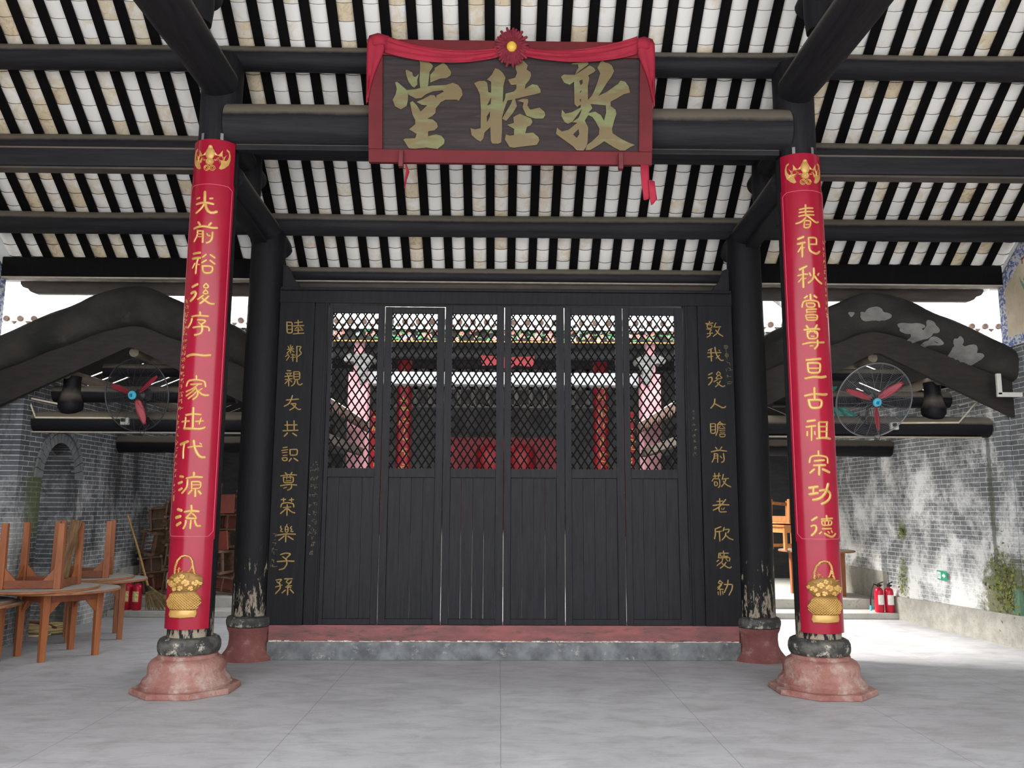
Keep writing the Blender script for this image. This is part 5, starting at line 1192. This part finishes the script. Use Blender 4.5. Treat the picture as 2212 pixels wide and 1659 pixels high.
# ------------------------------------------------------------------ courtyard and main hall seen through the lattice
struct(MB().box((0, 15.5, .5), (14, 11.6, 1.0)).build('floor_main_hall', 'granite'))
struct(MB().box((0, 16.6, 4.2), (14, .3, 6.4)).build('wall_main_hall_back', 'hallgrey'))
for s in (-1, 1): struct(MB().box((s*6.6, 13.2, 4.2), (.3, 7, 6.4)).build('wall_main_hall_'+('left' if s < 0 else 'right'), 'hallgrey'))
b = MB(); HZ = lambda y: 5.55+.52*(y-9.6)
b.prism([(9.55, HZ(9.55)), (17.5, HZ(17.5)), (17.5, HZ(17.5)-.14), (9.55, HZ(9.55)-.14)], lambda u, v, h: Vector((h, u, v)), -11, 11)
struct(b.build('main_hall_roof', 'rooftile'))
b = MB(); x = -10.8
while x < 10.9:
    b.tube([(x, 9.5, HZ(9.5)+.05), (x, 17.4, HZ(17.4)+.05)], .075, 8); x += .29
struct(b.build('trim_11', 'rooftile', None, 40))
b = MB(); x = -10.8; 
while x < 10.9:
    b.lathe([(0, 0), (.045, .004), (.06, .0), (.06, .04), (0, .04)], (x, 9.5, HZ(9.5)+.03), 12, rot=Matrix.Rotation(PI/2, 3, 'X'))
    b.prism([(x+.09, 5.48), (x+.20, 5.48), (x+.145, 5.42)], lambda u, v, h: Vector((u, 9.5+h, v)), 0, .03); x += .29
struct(b.build('trim_12', 'tiledrop', None, 40))
t = thing('carved_fascia', 'carved eave fascia with green leaves, pink flowers and gold lower line', 'fascia')
MB().box((0, 9.72, 5.30), (13, .06, .33)).build('board', 'barge', t)
MB().box((0, 9.68, 5.145), (13, .05, .025)).build('gold_line', 'gold', t)
MT['carvegreen'] = mat('painted_leaf_green', '#4f9a6a', '#6fae78', .7, scale=9); MT['carvepink'] = mat('painted_petal_pink', '#d8938a', '#e0b0a0', .7, scale=9); MT['carveblue'] = mat('painted_pale_blue', '#9fb4b8', '#c0cbc6', .7, scale=9)
r3 = random.Random(12); ff = flatfn(9.688)
for nm, m, n in (('carved_leaves', 'carvegreen', 120), ('carved_flowers', 'carvepink', 190), ('carved_clouds', 'carveblue', 70)):
    b = MB()
    for _ in range(n):
        u, v = r3.uniform(-6300, 6300), r3.uniform(5185, 5440); s_ = r3.uniform(.6, 1.3)
        if 'leaves' in nm:
            for k in range(4):
                a = r3.uniform(0, 6.28); b.stroke([(u, v), (u+90*s_*math.cos(a), v+45*s_*math.sin(a))], 16*s_, ff, 12)
        else:
            for k in range(5):
                a = 2*PI*k/5+s_; b.dome([(u+26*s_*math.cos(a)+22*s_*math.cos(i*.9), v+26*s_*math.sin(a)+22*s_*math.sin(i*.9)) for i in range(7)], ff, [(1, 0), (.7, 14), (.3, 18)])
    b.build(nm, m, t)
tag(MB().box((0, 10.1, 4.39), (5.9, .35, .275)).build('granite_beam', 'whitestone', None, bevel=.02), 'pale granite beam between the two pink pillars across the courtyard', 'beam')
for s in (-1, 1):
    who = 'on the round-table side' if s < 0 else 'on the exit-sign side'
    t = thing('stone_pillar', 'square pink stone pillar of the hall across the courtyard, %s' % who, 'pillar', (s*3.2 if s > 0 else -3.12, 10.05, 0))
    MB().box((0, 0, 2.25), (.42, .42, 4.5)).build('shaft', 'pinkstone', t, bevel=.03)
    MB().box((s*.02, 0, 4.95), (.20, .22, .9)).build('upper_shaft', 'pinkstone', t, bevel=.02)
    b = MB()
    b.prism([(-.3, 4.72), (.3, 4.72), (.34, 4.82), (.2, 4.9), (-.2, 4.9), (-.34, 4.82)], lambda u, v, h: Vector((u, h, v)), -.24, .2)
    b.prism([(.05, 4.2), (.22, 4.3), (.2, 4.5), (.3, 4.72), (-.1, 4.72), (0, 4.5)], lambda u, v, h: Vector((-s*u-s*.0, h, v)), -.32, -.2)
    b.build('carved_bracket', 'carved', t, bevel=.02)
    t = thing('hall_column', 'round red column with gold writing inside the hall, %s' % who, 'column', (s*2.42, 12.5, 1.0))
    MB().lathe([(.18, 0), (.18, 4.2)], n=24).build('shaft', 'hallred', t, 40)
    b = MB(); tiny_marks(b, onboard(.182), s*20, 3900, 600, 300, 210, 13, 5); b.build('writing', 'gold', t, 60)
    t = thing('hall_couplet', 'red board with gold writing hanging beside the pink pillar %s' % who, 'couplet board', (s*2.86, 11.0, 1.0))
    MB().box((0, 0, 1.4), (.26, .05, 2.8)).build('board', 'hallred', t); b = MB(); tiny_marks(b, flatfn(-.027), 0, 2650, 300, 230, 160, 11, 5); b.build('writing', 'gold', t, 60)
    beam('hall_purlin', 'dark purlin in the hall across the courtyard, %s' % ('front one' if s < 0 else 'back one'), (-6.4, 10.4 if s < 0 else 13.4, 5.02 if s < 0 else 5.3), (6.4, 10.4 if s < 0 else 13.4, 5.02 if s < 0 else 5.3), .14, 'halldark')
    t = thing('red_drum', 'round red drum inside the hall, %s' % ('nearer the round-table side' if s < 0 else 'nearer the exit-sign side'), 'drum', (.10+s*.42, 14, 2.35))
    MB().lathe([(.30, 0), (.36, .1), (.38, .35), (.36, .75), (.30, .88), (.28, .9)], n=24).build('body', 'hallred', t, 40); MB().box((0, 0, -.65), (.5, .5, 1.3)).build('stand', 'halldark', t)
b = MB()
b.add([(-.50, 10.27, 4.96), (.02, 10.27, 4.92), (.1, 10.27, 4.85), (.2, 10.27, 4.92), (.70, 10.27, 4.94), (.66, 10.27, 4.70), (.25, 10.27, 4.74), (.1, 10.27, 4.60), (-.05, 10.27, 4.74), (-.46, 10.27, 4.72)], [(0, 1, 8, 9), (1, 2, 7, 8), (2, 3, 6, 7), (3, 4, 5, 6)])
o = b.build('red_swag', 'hallred'); o.modifiers.new('thick', 'SOLIDIFY').thickness = .03; tag(o, 'red cloth swag above the pale granite beam across the courtyard', 'cloth')
b = MB()
for k in range(15):
    xx = -2.6+k*.37; b.box((xx, 13.4, 4.68), (.10, .06, .96))
for z in (4.2, 4.66, 5.14): b.box((0, 13.4, z), (5.6, .06, .08))
tag(b.build('carved_screen', 'carved'), 'grey open screen high inside the hall across the courtyard', 'screen')
tag(MB().box((0, 15.6, 2.27), (3.2, .5, 2.56)).build('altar_table', 'hallred'), 'long dark red altar table at the back of the hall across the courtyard', 'altar')
